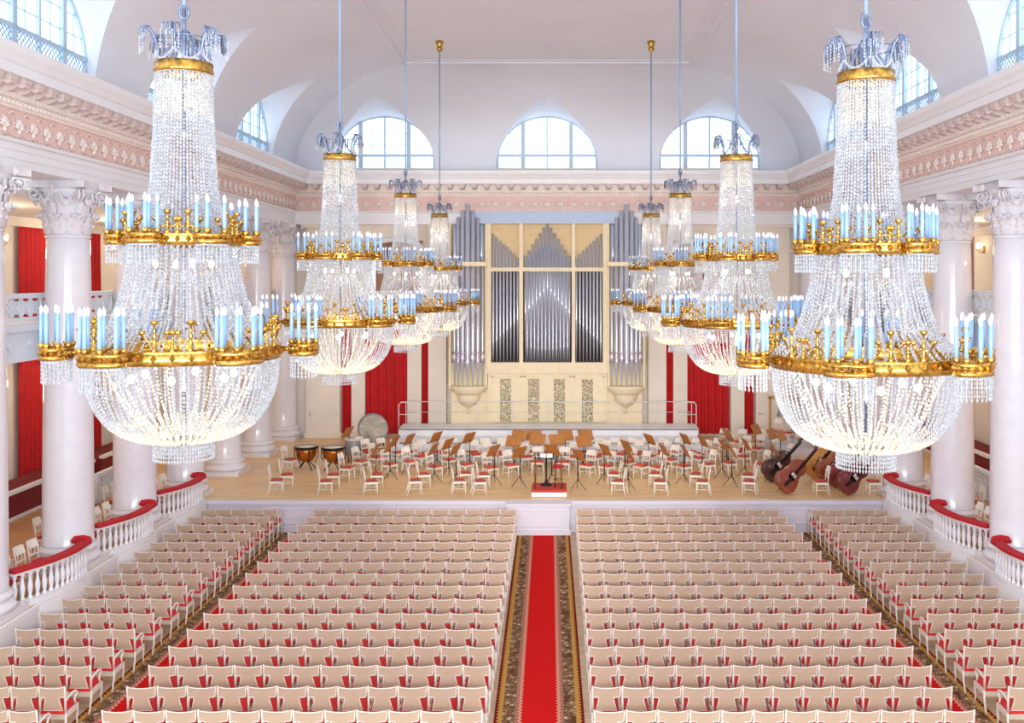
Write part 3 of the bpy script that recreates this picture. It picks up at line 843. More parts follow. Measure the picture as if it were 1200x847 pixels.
# conductor's podium, rail, desk and stool
p = at(643.5, 583); X0 = p.x
t = thing('conductor_podium', 'red-carpeted conductor podium with white front at the stage edge', 'podium', (X0, p.y+.55, ST))
m = MB(); m.box(-.56, .56, -.5, .5, 0.015, .18); m.box(-.57, .57, -.52, -.5, .015, .2); m.build('platform', whitep, t)
m = MB(); m.box(-.57, .57, -.5, .52, .18, .25); m.box(-.57, .57, -.53, -.5, .16, .25); m.build('carpet_top', redcarp, t)
m = MB()
for x in (-.46, .40): m.tube([(x, -.42, .25), (x, -.42, 1.2)], .02, 6); m.tube([(x, .42, .25), (x, .42, 1.2)], .02, 6); m.tube([(x, -.42, 1.2), (x, .42, 1.2)], .02, 6)
m.build('side_rail', mat('rail_brass', (150, 100, 60), .4, .6), t)
t = thing('conductor_stand', 'black conductor music desk with open white score on the podium', 'music stand', (X0-.1, p.y+.75, ST+.25))
m = MB(); m.lathe([(.2, 0.003), (.2, .03), (.06, .08), (.03, .2), (.03, .9)], 12); m.rbox((0, 0, .95), (.5, .36, .02), (radians(18), 0, 0)); m.build('desk', blackm, t)
m = MB(); m.rbox((-.11, -.03, .975), (.2, .28, .012), (radians(18), radians(4), 0)); m.rbox((.11, -.03, .975), (.2, .28, .012), (radians(18), radians(-4), 0)); m.build('score', paper, t)
t = thing('conductor_stool', 'tall stool with round dark red seat standing on the podium', 'stool', (X0+.3, p.y+.5, ST+.25))
m = MB(); m.lathe([(.17, .62), (.19, .65), (.18, .7), (0.001, .72)], 16); m.build('seat', redv, t)
for k in range(4):
    a = pi/4+k*pi/2; m = MB(); m.tube([(.1*cos(a), .1*sin(a), .62), (.17*cos(a), .17*sin(a), 0.003)], .016, 6); m.build('leg', blackm, t)
m = MB(); m.tube([(.145*cos(a), .145*sin(a), .25) for a in [i*pi/6 for i in range(12)]], .01, 4, closed=True); m.build('foot_ring', blackm, t)

# ------------------------------------------------------------------ choir risers and rail
for i, (y0, y1, z) in enumerate(((37.6, 39.0, 1.24), (39.0, 40.5, 1.5), (40.5, 42.0, 1.8))):
    m = MB(); m.box(-6.2, 6.3, y0, y1, ST+.002, z); 
    t = thing('choir_riser', 'white wide choir riser below the organ, %s step' % ('lowest', 'middle', 'top')[i], 'riser', (0, y0, ST), 0, 'white choir risers')
    m2 = MB(); m2.box(-6.2, 6.3, 0, y1-y0, 0.002, z-ST-.03); m2.build('body', whitep, t)
    m2 = MB(); m2.box(-6.22, 6.32, -.03, y1-y0-.031, z-ST-.03, z-ST); m2.build('tread', whitep, t)
    m2 = MB(); m2.box(-6.22, 6.32, -.045, -.031, z-ST-.05, z-ST-.005); m2.build('nosing', mat('nosing_grey_%d' % i, (120, 116, 134), .6), t)
t = thing('choir_rail', 'thin white metal safety rail in front of the organ base', 'railing', (0, 41.9, 1.8))
m = MB()
m.tube([(-6.1, -.0, .95), (6.2, 0, .95)], .018, 5); m.tube([(-6.1, 0, .5), (6.2, 0, .5)], .012, 5); m.build('rails', whitep, t)
for k in range(9):
    m = MB(); m.tube([(-6.1+k*12.3/8, 0, .002), (-6.1+k*12.3/8, 0, .95)], .016, 5); m.build('post', whitep, t)
for s_, xx, lab in ((-1, -5.9, 'left'), (1, 5.9, 'right')):
    t = thing('end_rail', 'white tubular hoop rail at the %s end of the choir risers' % lab, 'railing', (xx, 41.2, 1.8))
    m = MB(); m.tube([(-.4, 0, .003), (-.4, 0, .9), (-.3, 0, 1.02), (.3, 0, 1.02), (.4, 0, .9), (.4, 0, .003)], .022, 6); m.tube([(-.4, 0, .5), (.4, 0, .5)], .016, 5); m.build('hoop', whitep, t)

# ------------------------------------------------------------------ organ
OY = 42.35; U = OY/F
def ox(px): return (px-CX)*U+CAMX
def oz(py): return EYE-(py-HZ)*U
t = thing('pipe_organ', 'large cream pipe organ with silver pipes filling the back wall of the stage', 'organ', (ox(641), OY, ST))
OX0, OY0, OZ0 = t.location
def L(m): m.T = Matrix.Translation((-OX0, -OY0, -OZ0)); return m
m = L(MB())
m.box(ox(528), ox(753), OY+.25, YB-.02, ST+.003, oz(425))                         # lower body
m.box(ox(572), ox(711), OY+.02, OY+.3, 1.802, oz(425))
for a, b in ((571, 575.5), (608.5, 613), (670, 674), (706.5, 711.5)): m.box(ox(a), ox(b), OY-.06, OY+.35, oz(430), oz(259))
m.box(ox(571), ox(711.5), OY-.08, OY+.3, oz(432), oz(424.5)); m.box(ox(571.3), ox(711.2), OY-.075, OY+.09, oz(318), oz(313.5))
m.box(ox(571), ox(711.5), OY-.1, OY+.1, oz(437), oz(432))
for a, b in ((576, 611), (614, 669), (672, 708)):                                  # framed panels
    for q in ((a, b, 442, 440.5), (a, a+1.5, 500, 440), (b-1.5, b, 500, 440)):
        m.box(ox(q[0]), ox(q[1]), OY-.02, OY+.02, max(1.81, oz(q[2])), oz(q[3]))
m.build('case', orgw, t)
m = L(MB()); m.box(ox(528), ox(753), OY+.36, YB-.02, oz(424), oz(262)); m.build('back_board', orgp, t)
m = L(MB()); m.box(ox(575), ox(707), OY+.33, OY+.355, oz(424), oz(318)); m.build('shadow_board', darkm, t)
m = L(MB()); m.box(ox(556), ox(726), OY-.15, OY+.4, oz(258), oz(252)); m.box(ox(553), ox(729), OY-.2, OY+.4, oz(252), oz(249.5)); m.box(ox(558), ox(724), OY-.1, OY+.4, oz(262), oz(258)); m.build('cornice', orgb, t)
m = L(MB())
for a, b in ((526, 571), (711.5, 756)): m.box(ox(a), ox(b), OY-.62, OY-.5, oz(312), oz(307)); m.box(ox(a), ox(a+2.5), OY-.5, OY+.3, oz(312), oz(307)); m.box(ox(b-2.5), ox(b), OY-.5, OY+.3, oz(312), oz(307)); m.box(ox(a), ox(a+2.5), OY, OY+.3, oz(455), oz(262)); m.box(ox(b-2.5), ox(b), OY, OY+.3, oz(455), oz(262))
m.build('tower_crossbar', orgw, t)
for a, b in ((586, 599), (619, 632), (649, 662), (682, 695)):
    m = L(MB()); m.box(ox(a), ox(b), OY-.005, OY+.03, 1.83, oz(444)); m.build('grille', grillem, t)
def pipe(xpx, ytop, ymouth, yfoot, rpx, mt, y=OY+.12):
    r = rpx*U; x = ox(xpx); m = L(MB()); zt, zm, zf = oz(ytop), oz(ymouth), oz(yfoot)
    m.lathe([(r*.25, zf), (r*.97, zm-.02), (r, zm+.06), (r, zt)], 12, (x, y, 0), cap=True)
    m.prism([(x-r*.5, zm), (x+r*.5, zm), (x, zm+r*2.6)], y-r-.01, y-r+.012)
    m.build('organ_pipe', mt, t)
# main bays: tall back row (tops seen above transom, mouths in the lower field)
for i in range(8):
    xp = 577.8+i*4.1; pipe(xp, 274+i*3.9, 401-i*3.9, 424, 1.45, pipem)
    xp = 704.2-i*4.1; pipe(xp, 274+i*3.9, 401-i*3.9, 424, 1.45, pipem)
for i in range(13):
    xp = 641.5+(i-6)*4.3; d = abs(i-6)
    pipe(xp, 260+d*6.6, 336+d*5.0, 424, 1.5, pipem, OY+.14)
for i in range(12):
    xp = 641.5+(i-5.5)*4.3; d = abs(i-5.5)
    pipe(xp, 283+d*4.0, 409-d*0.5, 424, 1.15, pipem, OY+.02)
# towers
for c, sd in ((549, 'l'), (733.5, 'r')):
    for i in range(7):
        u = i-3; xp = c+u*6.0*(1-.03*abs(u)); yy = OY-.42+.05*u*u; r_ = 2.9-.28*abs(u)
        top = 240+abs(u)*7.5
        pipe(xp, top, 424-3*(abs(u) % 2)*1.5, 452, r_, pipeb if False else pipem, yy)
    for i in range(6):
        u = i-2.5; xp = c+u*6.2; pipe(xp, 246+abs(u)*7.0, 300, 306, 1.9, pipeb, OY-.1)
    m = L(MB()); x = ox(c)
    m.lathe([(.03, oz(485)), (.09, oz(482)), (.05, oz(479)), (.12, oz(477)), (.32, oz(474)), (.47, oz(469)), (.52, oz(464)), (.52, oz(462)), (.60, oz(461)), (.74, oz(458)), (.74, oz(456.5)), (.80, oz(455)), (.80, oz(452))], 24, (x, OY+.12, 0))
    m.build('corbel', orgw, t)
    m = L(MB())
    for i in range(7):
        u = i-3; yy = OY-.42+.05*u*u
        m.rbox((ox(c+u*5.7), yy-.06, oz(418)), (.15, .05, .14))
    m.tube([(ox(c+u*6.4), OY-.5+.05*u*u, oz(413)) for u in range(-3, 4)], .03, 5); m.tube([(ox(c+u*6.4), OY-.5+.05*u*u, oz(424)) for u in range(-3, 4)], .03, 5)
    m.build('pipe_collar', mat('collar%s' % sd, (200, 176, 190), .5), t)
    for xx in ((526, 528.5), (569, 571.5)) if sd == 'l' else ((711.5, 713.5), (753, 755.5)):
        pass

# ------------------------------------------------------------------ percussion and basses
def drum(px, py, label, big=False):
    p = at(px, py); p.y += .35
    t = thing('kettledrum', label, 'drum', p, 0, 'copper kettledrums')
    m = MB(); R = .40 if not big else .42
    m.lathe([(.12, .28), (.26, .36), (.36, .5), (R-.01, .68), (R, .8)], 24); m.build('bowl', copper, t)
    m = MB(); m.lathe([(R+.02, .78), (R+.04, .80), (R+.04, .86), (R+.02, .87)], 24, cap=False)
    for k in range(6):
        a = k*pi/3; m.tube([((R+.04)*cos(a), (R+.04)*sin(a), .85), ((R+.04)*cos(a), (R+.04)*sin(a), .5), (.3*cos(a), .3*sin(a), .25)], .018, 5)
    m.build('hoop', blackm, t)
    m = MB(); m.lathe([(R+.02, .865), (.001, .87)], 24); m.build('drum_head', drumskin, t)
    for k in range(4):
        a = pi/4+k*pi/2; m = MB(); m.tube([(.1*cos(a), .1*sin(a), .3), (.36*cos(a), .36*sin(a), .06), (.38*cos(a), .38*sin(a), .004)], .02, 5); m.build('leg', blackm, t)
drum(356, 552, 'copper kettledrum on black legs, left of the pair near the columns')
drum(388, 553, 'copper kettledrum on black legs, right of the pair near the columns')
p = at(415, 540); t = thing('floor_drum', 'grey cylindrical drum standing between kettledrums and the upright bass drum', 'drum', p)
m = MB(); m.lathe([(.33, .25), (.36, .3), (.36, .85), (.33, .87)], 20); m.build('shell', greyhoop, t)
m = MB(); m.lathe([(.37, .82), (.38, .88), (.35, .9), (.001, .9)], 20); m.build('drum_head', drumskin, t)
for k in range(3):
    a = k*2*pi/3; m = MB(); m.tube([(.3*cos(a), .3*sin(a), .3), (.33*cos(a), .33*sin(a), .004)], .02, 5); m.build('leg', blackm, t)
p = at(437, 529); t = thing('bass_drum', 'large upright bass drum with grey hoop in front of the left curtain', 'drum', (p.x, p.y, ST), radians(18))
m = MB(); m.T = Matrix.Translation((0, 0, .95)) @ Matrix.Rotation(pi/2, 4, 'X'); m.lathe([(.56, -.2), (.6, -.2), (.6, -.14), (.57, -.13), (.57, .13), (.6, .14), (.6, .2), (.56, .2)], 32, cap=False); m.build('hoop', greyhoop, t)
m = MB(); m.T = Matrix.Translation((0, 0, .95)) @ Matrix.Rotation(pi/2, 4, 'X'); m.lathe([(.001, .19), (.56, .19)], 32, smooth=False); m.lathe([(.56, -.19), (.001, -.19)], 32, smooth=False); m.build('drum_head', drumskin, t)
m = MB()
for sx in (-1, 1): m.tube([(sx*.55, -.3, .004), (sx*.35, 0, .45), (sx*.55, .3, .004)], .03, 6); m.tube([(sx*.35, 0, .45), (sx*.5, 0, .62)], .03, 6)
m.tube([(-.35, 0, .42), (.35, 0, .42)], .025, 6); m.build('cradle', blackm, t)
# bell frame
p = at(918, 524); t = thing('bell_frame', 'wooden frame with a hanging grey bell at the right rear of the stage', 'instrument', (p.x, 41.0, 1.303), 0)
m = MB()
for x in (-.5, .5): m.box(x-.05, x+.05, -.05, .05, 0, 1.75); m.box(x-.06, x+.06, -.25, .25, 0.0, .08)
m.box(-.6, .6, -.05, .05, 1.68, 1.8); m.build('frame', mat('frame_oak', (196, 150, 92), .5), t)
m = MB(); m.lathe([(.24, .95), (.2, 1.02), (.14, 1.2), (.11, 1.38), (.05, 1.46), (.02, 1.68)], 20); m.build('bell', greyhoop, t)

def bass_parts(col, i):
    body_m = mat('bass_varnish_%d' % i, col, .3, scale=6, var=.25, coat=.4)
    half = [(0, 0), (.15, .0), (.27, .06), (.335, .2), (.34, .33), (.29, .47), (.22, .58), (.2, .68), (.235, .8), (.245, .9), (.2, 1.0), (.11, 1.06), (.04, 1.12)]
    outl = half+[(-x, z) for x, z in half[::-1] if x > 0]
    m = MB(); n = len(outl); cxz = (0, .5); rings = []
    for s, d in ((1, -.10), (1, .10)):
        pass
    def ring(s, d): return [(x*s, d, .5+(z-.5)*s) for x, z in outl]
    rs = [ring(.3, -.135), ring(.7, -.12), ring(.97, -.095), ring(1, -.085), ring(1, .085), ring(.97, .095), ring(.7, .12), ring(.3, .135)]
    vs = [p_ for r_ in rs for p_ in r_]; fs = [tuple(range(n)), tuple(range(7*n, 8*n))[::-1]]
    for j in range(7):
        for k in range(n): fs.append((j*n+k, j*n+(k+1) % n, (j+1)*n+(k+1) % n, (j+1)*n+k))
    m.add(vs, fs, True)
    nk = MB(); nk.tube([(0, -.05, 1.05), (0, -.06, 1.6), (0, -.03, 1.7)], [.035, .026, .03], 6); nk.tube([(0, -.03, 1.68), (0, 0, 1.78), (0, -.05, 1.83), (0, -.09, 1.78), (0, -.05, 1.75)], [.035, .035, .03, .025, .02], 6)
    for k in range(4): nk.tube([(-.07, -.02, 1.64+.03*k), (.07, -.02, 1.64+.03*k)], .01, 4)
    fb = MB(); fb.prism([(-.035, .72), (.035, .72), (.022, 1.62), (-.022, 1.62)], -.17, -.13); fb.prism([(-.03, .1), (.03, .1), (.045, .4), (-.045, .4)], -.17, -.14)
    for k in range(4): fb.tube([(-.03+.02*k, -.165, .38), (-.035+.023*k, -.2, .52), (-.018+.012*k, -.175, 1.62)], .004, 3)
    br = MB(); br.rbox((0, -.16, .52), (.16, .02, .1))
    fh = MB()
    for sx in (-1, 1): fh.tube([(sx*.12, -.13, .42), (sx*.10, -.136, .5), (sx*.13, -.135, .6)], .010, 4)
    ep = MB(); ep.tube([(0, 0, .0), (0, 0, -.12)], .01, 5)
    return [('body', m.mesh('body', body_m)), ('neck', nk.mesh('neck', body_m)), ('fingerboard', fb.mesh('fingerboard', blackm)), ('bridge', br.mesh('bridge', chw)), ('sound_holes', fh.mesh('sound_holes', blackm)), ('endpin', ep.mesh('endpin', blackm))]
basses = [(903, 568, (74, 42, 40), 'nearly black double bass lying on its side, leftmost of the group', 54, 8),
          (920, 582, (140, 62, 44), 'reddish brown double bass lying on its side at the stage edge', 50, 4),
          (953, 563, (196, 132, 66), 'amber double bass lying on its side, farthest back in the group', 54, 10),
          (967, 569, (150, 74, 44), 'chestnut double bass lying on its side, behind the two red ones', 55, 6),
          (979, 575, (132, 50, 46), 'dark red double bass lying on its side, third from the stage corner', 54, 4),
          (992, 583, (112, 40, 42), 'deep maroon double bass nearest the right stage corner', 54, 2)]
for i, (px, py, col, lab, tilt, yaw) in enumerate(basses):
    p = at(px, py)
    R = Matrix.Rotation(radians(yaw), 3, 'Z') @ Matrix.Rotation(radians(tilt), 3, 'Y') @ Matrix.Rotation(radians(-20), 3, 'X')
    parts = bass_parts(col, i)
    # rest the lowest point of the body on the stage
    zmin = min((R @ v.co).z for nm, me in parts[:1] for v in me.vertices)
    t = thing('double_bass', lab, 'double bass', (p.x-.1, p.y+.28, ST-zmin*1.15+.004), R.to_euler(), 'double basses at stage right'); t.scale = (1.15,)*3
    for nm, me in parts:
        if nm == 'endpin': pass
        o = bpy.data.objects.new(nm, me); C.objects.link(o); o.parent = t

# ------------------------------------------------------------------ chandeliers
def chandelier_parts():
    P = []          # (name, mesh, [children])
    def strings(m, prof, n, sp, r, jit=0, a0=0, h=None):
        # prof: list of (r,z) polyline, beads spaced evenly along it
        seg = []; tot = 0
        for (r0, z0), (r1, z1) in zip(prof, prof[1:]): d = math.hypot(r1-r0, z1-z0); seg.append((tot, d)); tot += d
        k = max(1, int(tot/sp)); samp = []
        for i in range(k+1):
            s_ = tot*i/k
            for (s0, d), (A, B) in zip(seg, zip(prof, prof[1:])):
                if s_ <= s0+d+1e-9:
                    t_ = (s_-s0)/d; samp.append((A[0]+(B[0]-A[0])*t_, A[1]+(B[1]-A[1])*t_)); break
        for j in range(n):
            a = a0+2*pi*j/n; ca, sa = cos(a), sin(a)
            o = (j % 2)*.5*tot/k
            for i, (rr, z) in enumerate(samp):
                m.bead((rr*ca, rr*sa, z-o*.5), r*random.uniform(.8, 1.2), h)
    # crown
    m = MB(); m.lathe([(.28, 3.02), (.31, 3.02), (.315, 3.06), (.30, 3.08), (.31, 3.14), (.28, 3.14)], 32, cap=False)
    P.append(('crown_band', m.mesh('crown_band', goldm), []))
    m = MB()
    for k in range(6):
        a = k*pi/3+.3; ca, sa = cos(a), sin(a)
        pts = [(.26, 3.12), (.27, 3.28), (.31, 3.42), (.37, 3.50), (.43, 3.48), (.45, 3.40)]
        m.tube([(r*ca, r*sa, z) for r, z in pts], [.014, .016, .018, .022, .02, .01], 5)
        for q in range(5):
            b = a+(q-2)*.11; m.tube([(.36*cos(a), .36*sin(a), 3.50), (.42*cos(b), .42*sin(b), 3.49), (.44*cos(b), .44*sin(b), 3.32-.03*(q % 2))], .010, 4)
        m.tube([(.26*ca, .26*sa, 3.15), (.15*ca, .15*sa, 3.3), (.05*ca, .05*sa, 3.5)], .012, 4)
    m.tube([(.30*cos(a), .30*sin(a), 3.40) for a in [i*pi/10 for i in range(20)]], .008, 4, closed=True)
    P.append(('crown_plumes', m.mesh('crown_plumes', steelm), []))
    m = MB()
    for k in range(6):
        a = k*pi/3+.3
        for q in range(4):
            b = a+(q-1.5)*.14
            for z in range(6): m.bead((.45*cos(b), .45*sin(b), 3.40-.035*z), .012)
        for q in range(14):
            b = a+q*.075; m.bead((.29*cos(b), .29*sin(b), 3.25-.1*sin(q/13*pi)), .014)
    P.append(('crown_drops', m.mesh('crown_drops', crys), []))
    m = MB(); m.tube([(0, 0, 2.9), (0, 0, 3.75)], .022, 8); m.tube([(.05*cos(t_), 0, 3.72+.09*sin(t_)) for t_ in [i*pi/5 for i in range(10)]], .016, 5, closed=True)
    m.tube([(0, 0, -.8), (0, 0, 2.9)], .018, 6)
    P.append(('stem', m.mesh('stem', steelm), []))
    m = MB(); m.tube([(0, 0, 3.78), (0, 0, 9.05)], .022, 8)
    P.append(('hanging_rod', m.mesh('hanging_rod', rodm), []))
    m = MB(); m.lathe([(.04, 8.75), (.1, 8.78), (.11, 8.88), (.08, 8.92), (.12, 8.98), (.14, 9.12)], 14)
    P.append(('ceiling_rose', m.mesh('ceiling_rose', goldm), []))
    # neck
    m = MB(); strings(m, [(.295, 3.02), (.31, 2.4), (.345, 1.8), (.42, 1.35)], 60, .040, .0145)
    P.append(('neck_strings', m.mesh('neck_strings', crys), []))
    m = MB(); strings(m, [(.27, 3.0), (.285, 2.6)], 44, .035, .014)
    P.append(('neck_top_drops', m.mesh('neck_top_drops', crysw), []))
    m = MB(); strings(m, [(.40, 1.42), (.46, 1.25), (.60, 1.12)], 60, .036, .014)
    P.append(('neck_skirt', m.mesh('neck_skirt', crys), []))
    # tiers
    def tier(z, R, Rb, nb, hw, ncand, hc, band, fr_len):
        ring = MB(); ring.lathe([(R-.03, z-band), (R, z-band), (R+.015, z-band*.6), (R, z-.2*band), (R+.025, z), (R-.03, z)], 48, cap=False)
        for k in range(36):
            a = k*2*pi/36; ring.bead(((R+.02)*cos(a), (R+.02)*sin(a), z-band*.5), .03, .04)
        for k in range(nb):
            a = k*2*pi/nb; ring.tube([(R*cos(a)*.98, R*sin(a)*.98, z-band*.4), ((Rb)*cos(a), (Rb)*sin(a), z-band*.4)], .03, 6)
        kids_ = []
        for k in range(nb):
            a = k*2*pi/nb; ca, sa = cos(a), sin(a)
            b = MB(); c = (Rb*ca, Rb*sa)
            # oval gilt basket
            pts = []
            for i in range(16):
                t_ = i*pi/8; u = hw*.62*cos(t_); w = hw*sin(t_); pts.append((c[0]+u*ca-w*sa, c[1]+u*sa+w*ca))
            b.tube([(x, y, z-.02) for x, y in pts], .024, 6, closed=True); b.tube([(x, y, z-band*.7) for x, y in pts], .03, 6, closed=True)
            for i, (x, y) in enumerate(pts):
                b.bead((x, y, z-band*.35), .034, .045)
            cps = []
            for i in range(ncand):
                t_ = (i+.5)*2*pi/ncand; u = hw*.6*cos(t_); w = hw*.95*sin(t_); cps.append((c[0]+u*ca-w*sa, c[1]+u*sa+w*ca))
            for x, y in cps: b.lathe([(.012, -.04), (.03, -.01), (.042, .03), (.02, .03)], 8, (x, y, z+.02)); 
            kids_.append(('basket', b.mesh('basket', goldm)))
            for x, y in cps:
                cd = MB(); cd.k = 0; cd.lathe([(.0205, .04), (.0195, .04+hc)], 8, (x, y, z)); cd.k = 1
                cd.lathe([(.012, .04+hc), (.02, .075+hc), (.016, .10+hc), (.002, .13+hc)], 6, (x, y, z)); kids_.append(('candle', cd.mesh('candle', [bluem, flame])))
            f = MB(); f.tube([(c[0]+hw*.6*cos(t_)*ca-hw*.98*sin(t_)*sa, c[1]+hw*.6*cos(t_)*sa+hw*.98*sin(t_)*ca, z-band) for t_ in [i*pi/11 for i in range(22)]], .008, 4, closed=True)
            for i in range(22):
                t_ = i*2*pi/22; u = hw*.6*cos(t_); w = hw*.98*sin(t_); x, y = c[0]+u*ca-w*sa, c[1]+u*sa+w*ca
                q = 0
                while q < fr_len: f.bead((x, y, z-band-q), .010 if q+.06 < fr_len else .012, .026); q += .042
            kids_.append(('basket_fringe', f.mesh('basket_fringe', crys)))
            # branched gilt candelabra between baskets
            for da in (.34, .5, .66):
                a2 = a+da*2*pi/nb; c2, s2 = cos(a2), sin(a2); g = MB(); tall = .26 if abs(da-.5) > .1 else .16
                tall *= (1 if R > .9 else .75)
                x0, y0 = R*c2, R*s2
                g.lathe([(.045, 0), (.02, .03), (.012, tall*.5), (.026, tall*.6), (.012, tall*.7), (.012, tall), (.034, tall+.02), (.04, tall+.05), (.015, tall+.05)], 8, (x0, y0, z))
                if abs(da-.5) > .1:
                    for sg in (-1, 1):
                        g.tube([(x0, y0, z+tall*.45), (x0-sg*.06*s2, y0+sg*.06*c2, z+tall*.35), (x0-sg*.12*s2, y0+sg*.12*c2, z+tall*.62)], .011, 5)
                        g.lathe([(.01, 0), (.032, .02), (.036, .045), (.01, .045)], 8, (x0-sg*.12*s2, y0+sg*.12*c2, z+tall*.62))
                kids_.append(('candelabrum', g.mesh('candelabrum', goldm)))
        return ('candle_ring', ring.mesh('candle_ring', goldm), kids_)
    P.append(tier(1.26, .60, .68, 6, .17, 5, .28, .12, .2))
    P.append(tier(.06, 1.02, 1.27, 6, .235, 8, .32, .15, .24))
    # middle curtain
    m = MB(); strings(m, [(.56, 1.12), (.60, .8), (.68, .5), (.76, .3)], 64, .040, .0145)
    strings(m, [(.45, 1.1), (.5, .9), (.58, .6)], 30, .045, .014)
    P.append(('middle_strings', m.mesh('middle_strings', crys), []))
    m = MB(); strings(m, [(.72, .32), (.86, .2), (1.0, .06)], 60, .04, .014); strings(m, [(.30, .85), (.55, .45), (.95, .02)], 18, .04, .018)
    P.append(('middle_skirt', m.mesh('middle_skirt', crys), []))
    m = MB(); bowlp = [(1.01, -.10)]+[(.27+.73*cos(t_)**.85, -.16-.80*sin(t_)**1.0) for t_ in [i*pi/2/12 for i in range(0, 12)]]+[(.27, -.96)]
    strings(m, bowlp[:9], 84, .040, .015)
    P.append(('bowl_strings', m.mesh('bowl_strings', crys), []))
    m = MB(); strings(m, bowlp[8:], 64, .034, .0155); strings(m, [(.8, -.16), (.6, -.6), (.3, -.9)], 30, .05, .014)
    P.append(('bowl_base_strings', m.mesh('bowl_base_strings', crysw), []))
    m = MB(); m.lathe([(.28, -.98), (.32, -.98), (.32, -.95), (.28, -.95)], 32, cap=False); P.append(('base_ring', m.mesh('base_ring', goldm), []))
    m = MB()
    for j in range(64):
        a = j*2*pi/64
        for q in range(5): m.bead((.315*cos(a), .315*sin(a), -.99-.045*q), .012, .026)
    for j in range(40):
        a = j*2*pi/40
        for q in range(3): m.bead((.25*cos(a), .25*sin(a), -1.0-.045*q-.02*(j % 2)), .011, .024)
    P.append(('base_fringe', m.mesh('base_fringe', crys), []))
    for k in range(6):
        a = k*pi/3+.4; b = MB(); b.lathe([(.001, -.05), (.03, -.035), (.042, 0), (.03, .035), (.001, .05)], 10, (.55*cos(a), .55*sin(a), -.28)); P.append(('bulb', b.mesh('bulb', bulbm), []))
    for k in range(4):
        a = k*pi/2+.4; b = MB(); b.lathe([(.001, -.05), (.022, -.035), (.03, 0), (.022, .035), (.001, .05)], 10, (.3*cos(a), .3*sin(a), .95)); P.append(('bulb', b.mesh('bulb', bulbm), []))
    return P
CP = chandelier_parts()
DD = [10.67, 18.4, 26.6, 34.4]
CHX = [(-3.735, 3.745), (-3.74, 3.76), (-3.76, 3.75), (-3.76, 3.72)]
dist = ['nearest', 'second nearest', 'third', 'farthest']
for k, D in enumerate(DD):
    for s_, x in ((0, CHX[k][0]), (1, CHX[k][1])):
        z = [7.30, 7.20, 7.28, 7.26, 7.25, 7.25, 7.2, 7.2][k*2+s_]
        # the measured pixel position fixes the lateral place of the two nearest lamps
        t = thing('crystal_chandelier', '%s crystal chandelier of the %s row, gilt rings with pale blue candles' % (dist[k], ('left', 'right')[s_]), 'chandelier', (x, D, z), [.26, .09, .3, .1, -.2, .45, .2, -.1][k*2+s_], 'crystal chandeliers')
        for nm, me, ks in CP:
            o = bpy.data.objects.new(nm, me); C.objects.link(o); o.parent = t
            if nm in ('hanging_rod', 'ceiling_rose'):
                o.scale = (1, 1, 1)
                if nm == 'hanging_rod': o.location = (0, 0, 0)
                else: o.location = (0, 0, ZT-z-9.12)
            for nm2, me2 in ks:
                o2 = bpy.data.objects.new(nm2, me2); C.objects.link(o2); o2.parent = o
        for zz, pw in ((-.45, 24+40*k), (.75, 5+14*k), (2.4, 2.5+9*k)):
            l = bpy.data.lights.new('chandelier_lamp', 'POINT'); l.energy = pw; l.color = (1, .87, .68); l.shadow_soft_size = .06
            lo = bpy.data.objects.new('chandelier_lamp', l); C.objects.link(lo); lo.location = (x, D, z+zz)

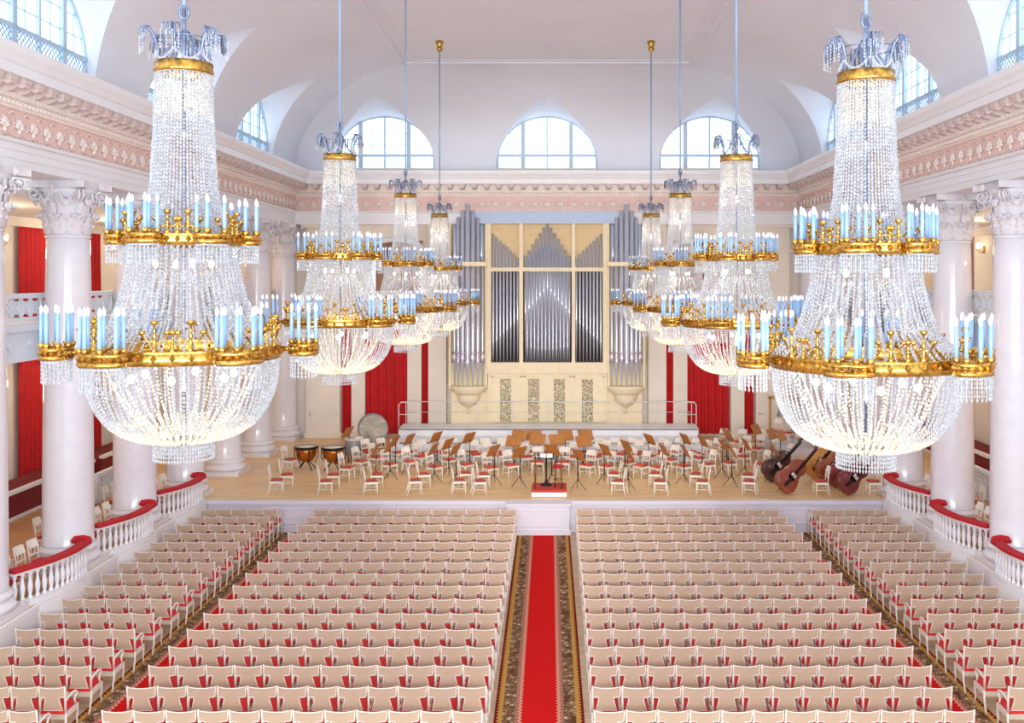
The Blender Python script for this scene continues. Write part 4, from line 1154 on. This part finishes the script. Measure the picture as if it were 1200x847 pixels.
# ------------------------------------------------------------------ light
def area(name, loc, rot, sx, sy, e, col):
    l = bpy.data.lights.new(name, 'AREA'); l.shape = 'RECTANGLE'; l.size = sx; l.size_y = sy; l.energy = e; l.color = col
    o = bpy.data.objects.new(name, l); C.objects.link(o); o.location = loc; o.rotation_euler = rot; return o
area('rear_fill_light', (0, -1.0, 9.5), (radians(82), 0, 0), 20, 9, 560, (.93, .97, 1))  # unseen area fill added behind the camera
for xx, zz in ((-.5, 11.5), (.5, 6.6)):  # added spots behind the camera, brightening stage and organ wall
    l = bpy.data.lights.new('stage_fill_spot', 'SPOT'); l.energy = 5200; l.color = (1, .95, .88); l.spot_size = radians(31); l.spot_blend = .5; l.shadow_soft_size = .3
    o = bpy.data.objects.new('stage_fill_spot', l); C.objects.link(o); o.location = (xx, -1.2, zz); o.rotation_euler = (Vector((0, 42, 6.0))-o.location).to_track_quat('-Z', 'Y').to_euler()
area('rear_ceiling_fill', (0, -.5, 7.0), (radians(125), 0, 0), 18, 3, 2300, (.86, .93, 1))  # added uplight behind the camera to lighten the ceiling
# added point lights that fill the side galleries
for s_ in (-1, 1):
    for y in (26, 33, 40):
        l = bpy.data.lights.new('gallery_fill_light', 'POINT'); l.energy = 70; l.color = (1, .82, .6); l.shadow_soft_size = .3
        o = bpy.data.objects.new('gallery_fill_light', l); C.objects.link(o); o.location = (s_*14.8, y, 9.2)
        l = bpy.data.lights.new('gallery_fill_light', 'POINT'); l.energy = 60; l.color = (1, .82, .6); l.shadow_soft_size = .3
        o = bpy.data.objects.new('gallery_fill_light', l); C.objects.link(o); o.location = (s_*14.8, y, 5.0)
w = bpy.data.worlds.new('World'); bpy.context.scene.world = w; w.use_nodes = True
bg = w.node_tree.nodes['Background']; bg.inputs[0].default_value = (.86, .93, 1, 1); bg.inputs[1].default_value = 1.0

cam = bpy.data.cameras.new('Camera'); co = bpy.data.objects.new('Camera', cam); C.objects.link(co)
co.location = (CAMX, 0, EYE); co.rotation_euler = (pi/2, 0, 0)
cam.sensor_width = 36; cam.lens = 36*F/1200
cam.shift_x = (600-CX)/1200; cam.shift_y = -(847/2-HZ)/1200
cam.clip_start = .1; cam.clip_end = 200
sc = bpy.context.scene; sc.camera = co
sc.view_settings.view_transform = 'Standard'; sc.view_settings.look = 'None'; sc.view_settings.exposure = .55
sc.cycles.max_bounces = 8; sc.cycles.diffuse_bounces = 4; sc.cycles.transparent_max_bounces = 24; sc.cycles.glossy_bounces = 3
sc.cycles.sample_clamp_indirect = 4
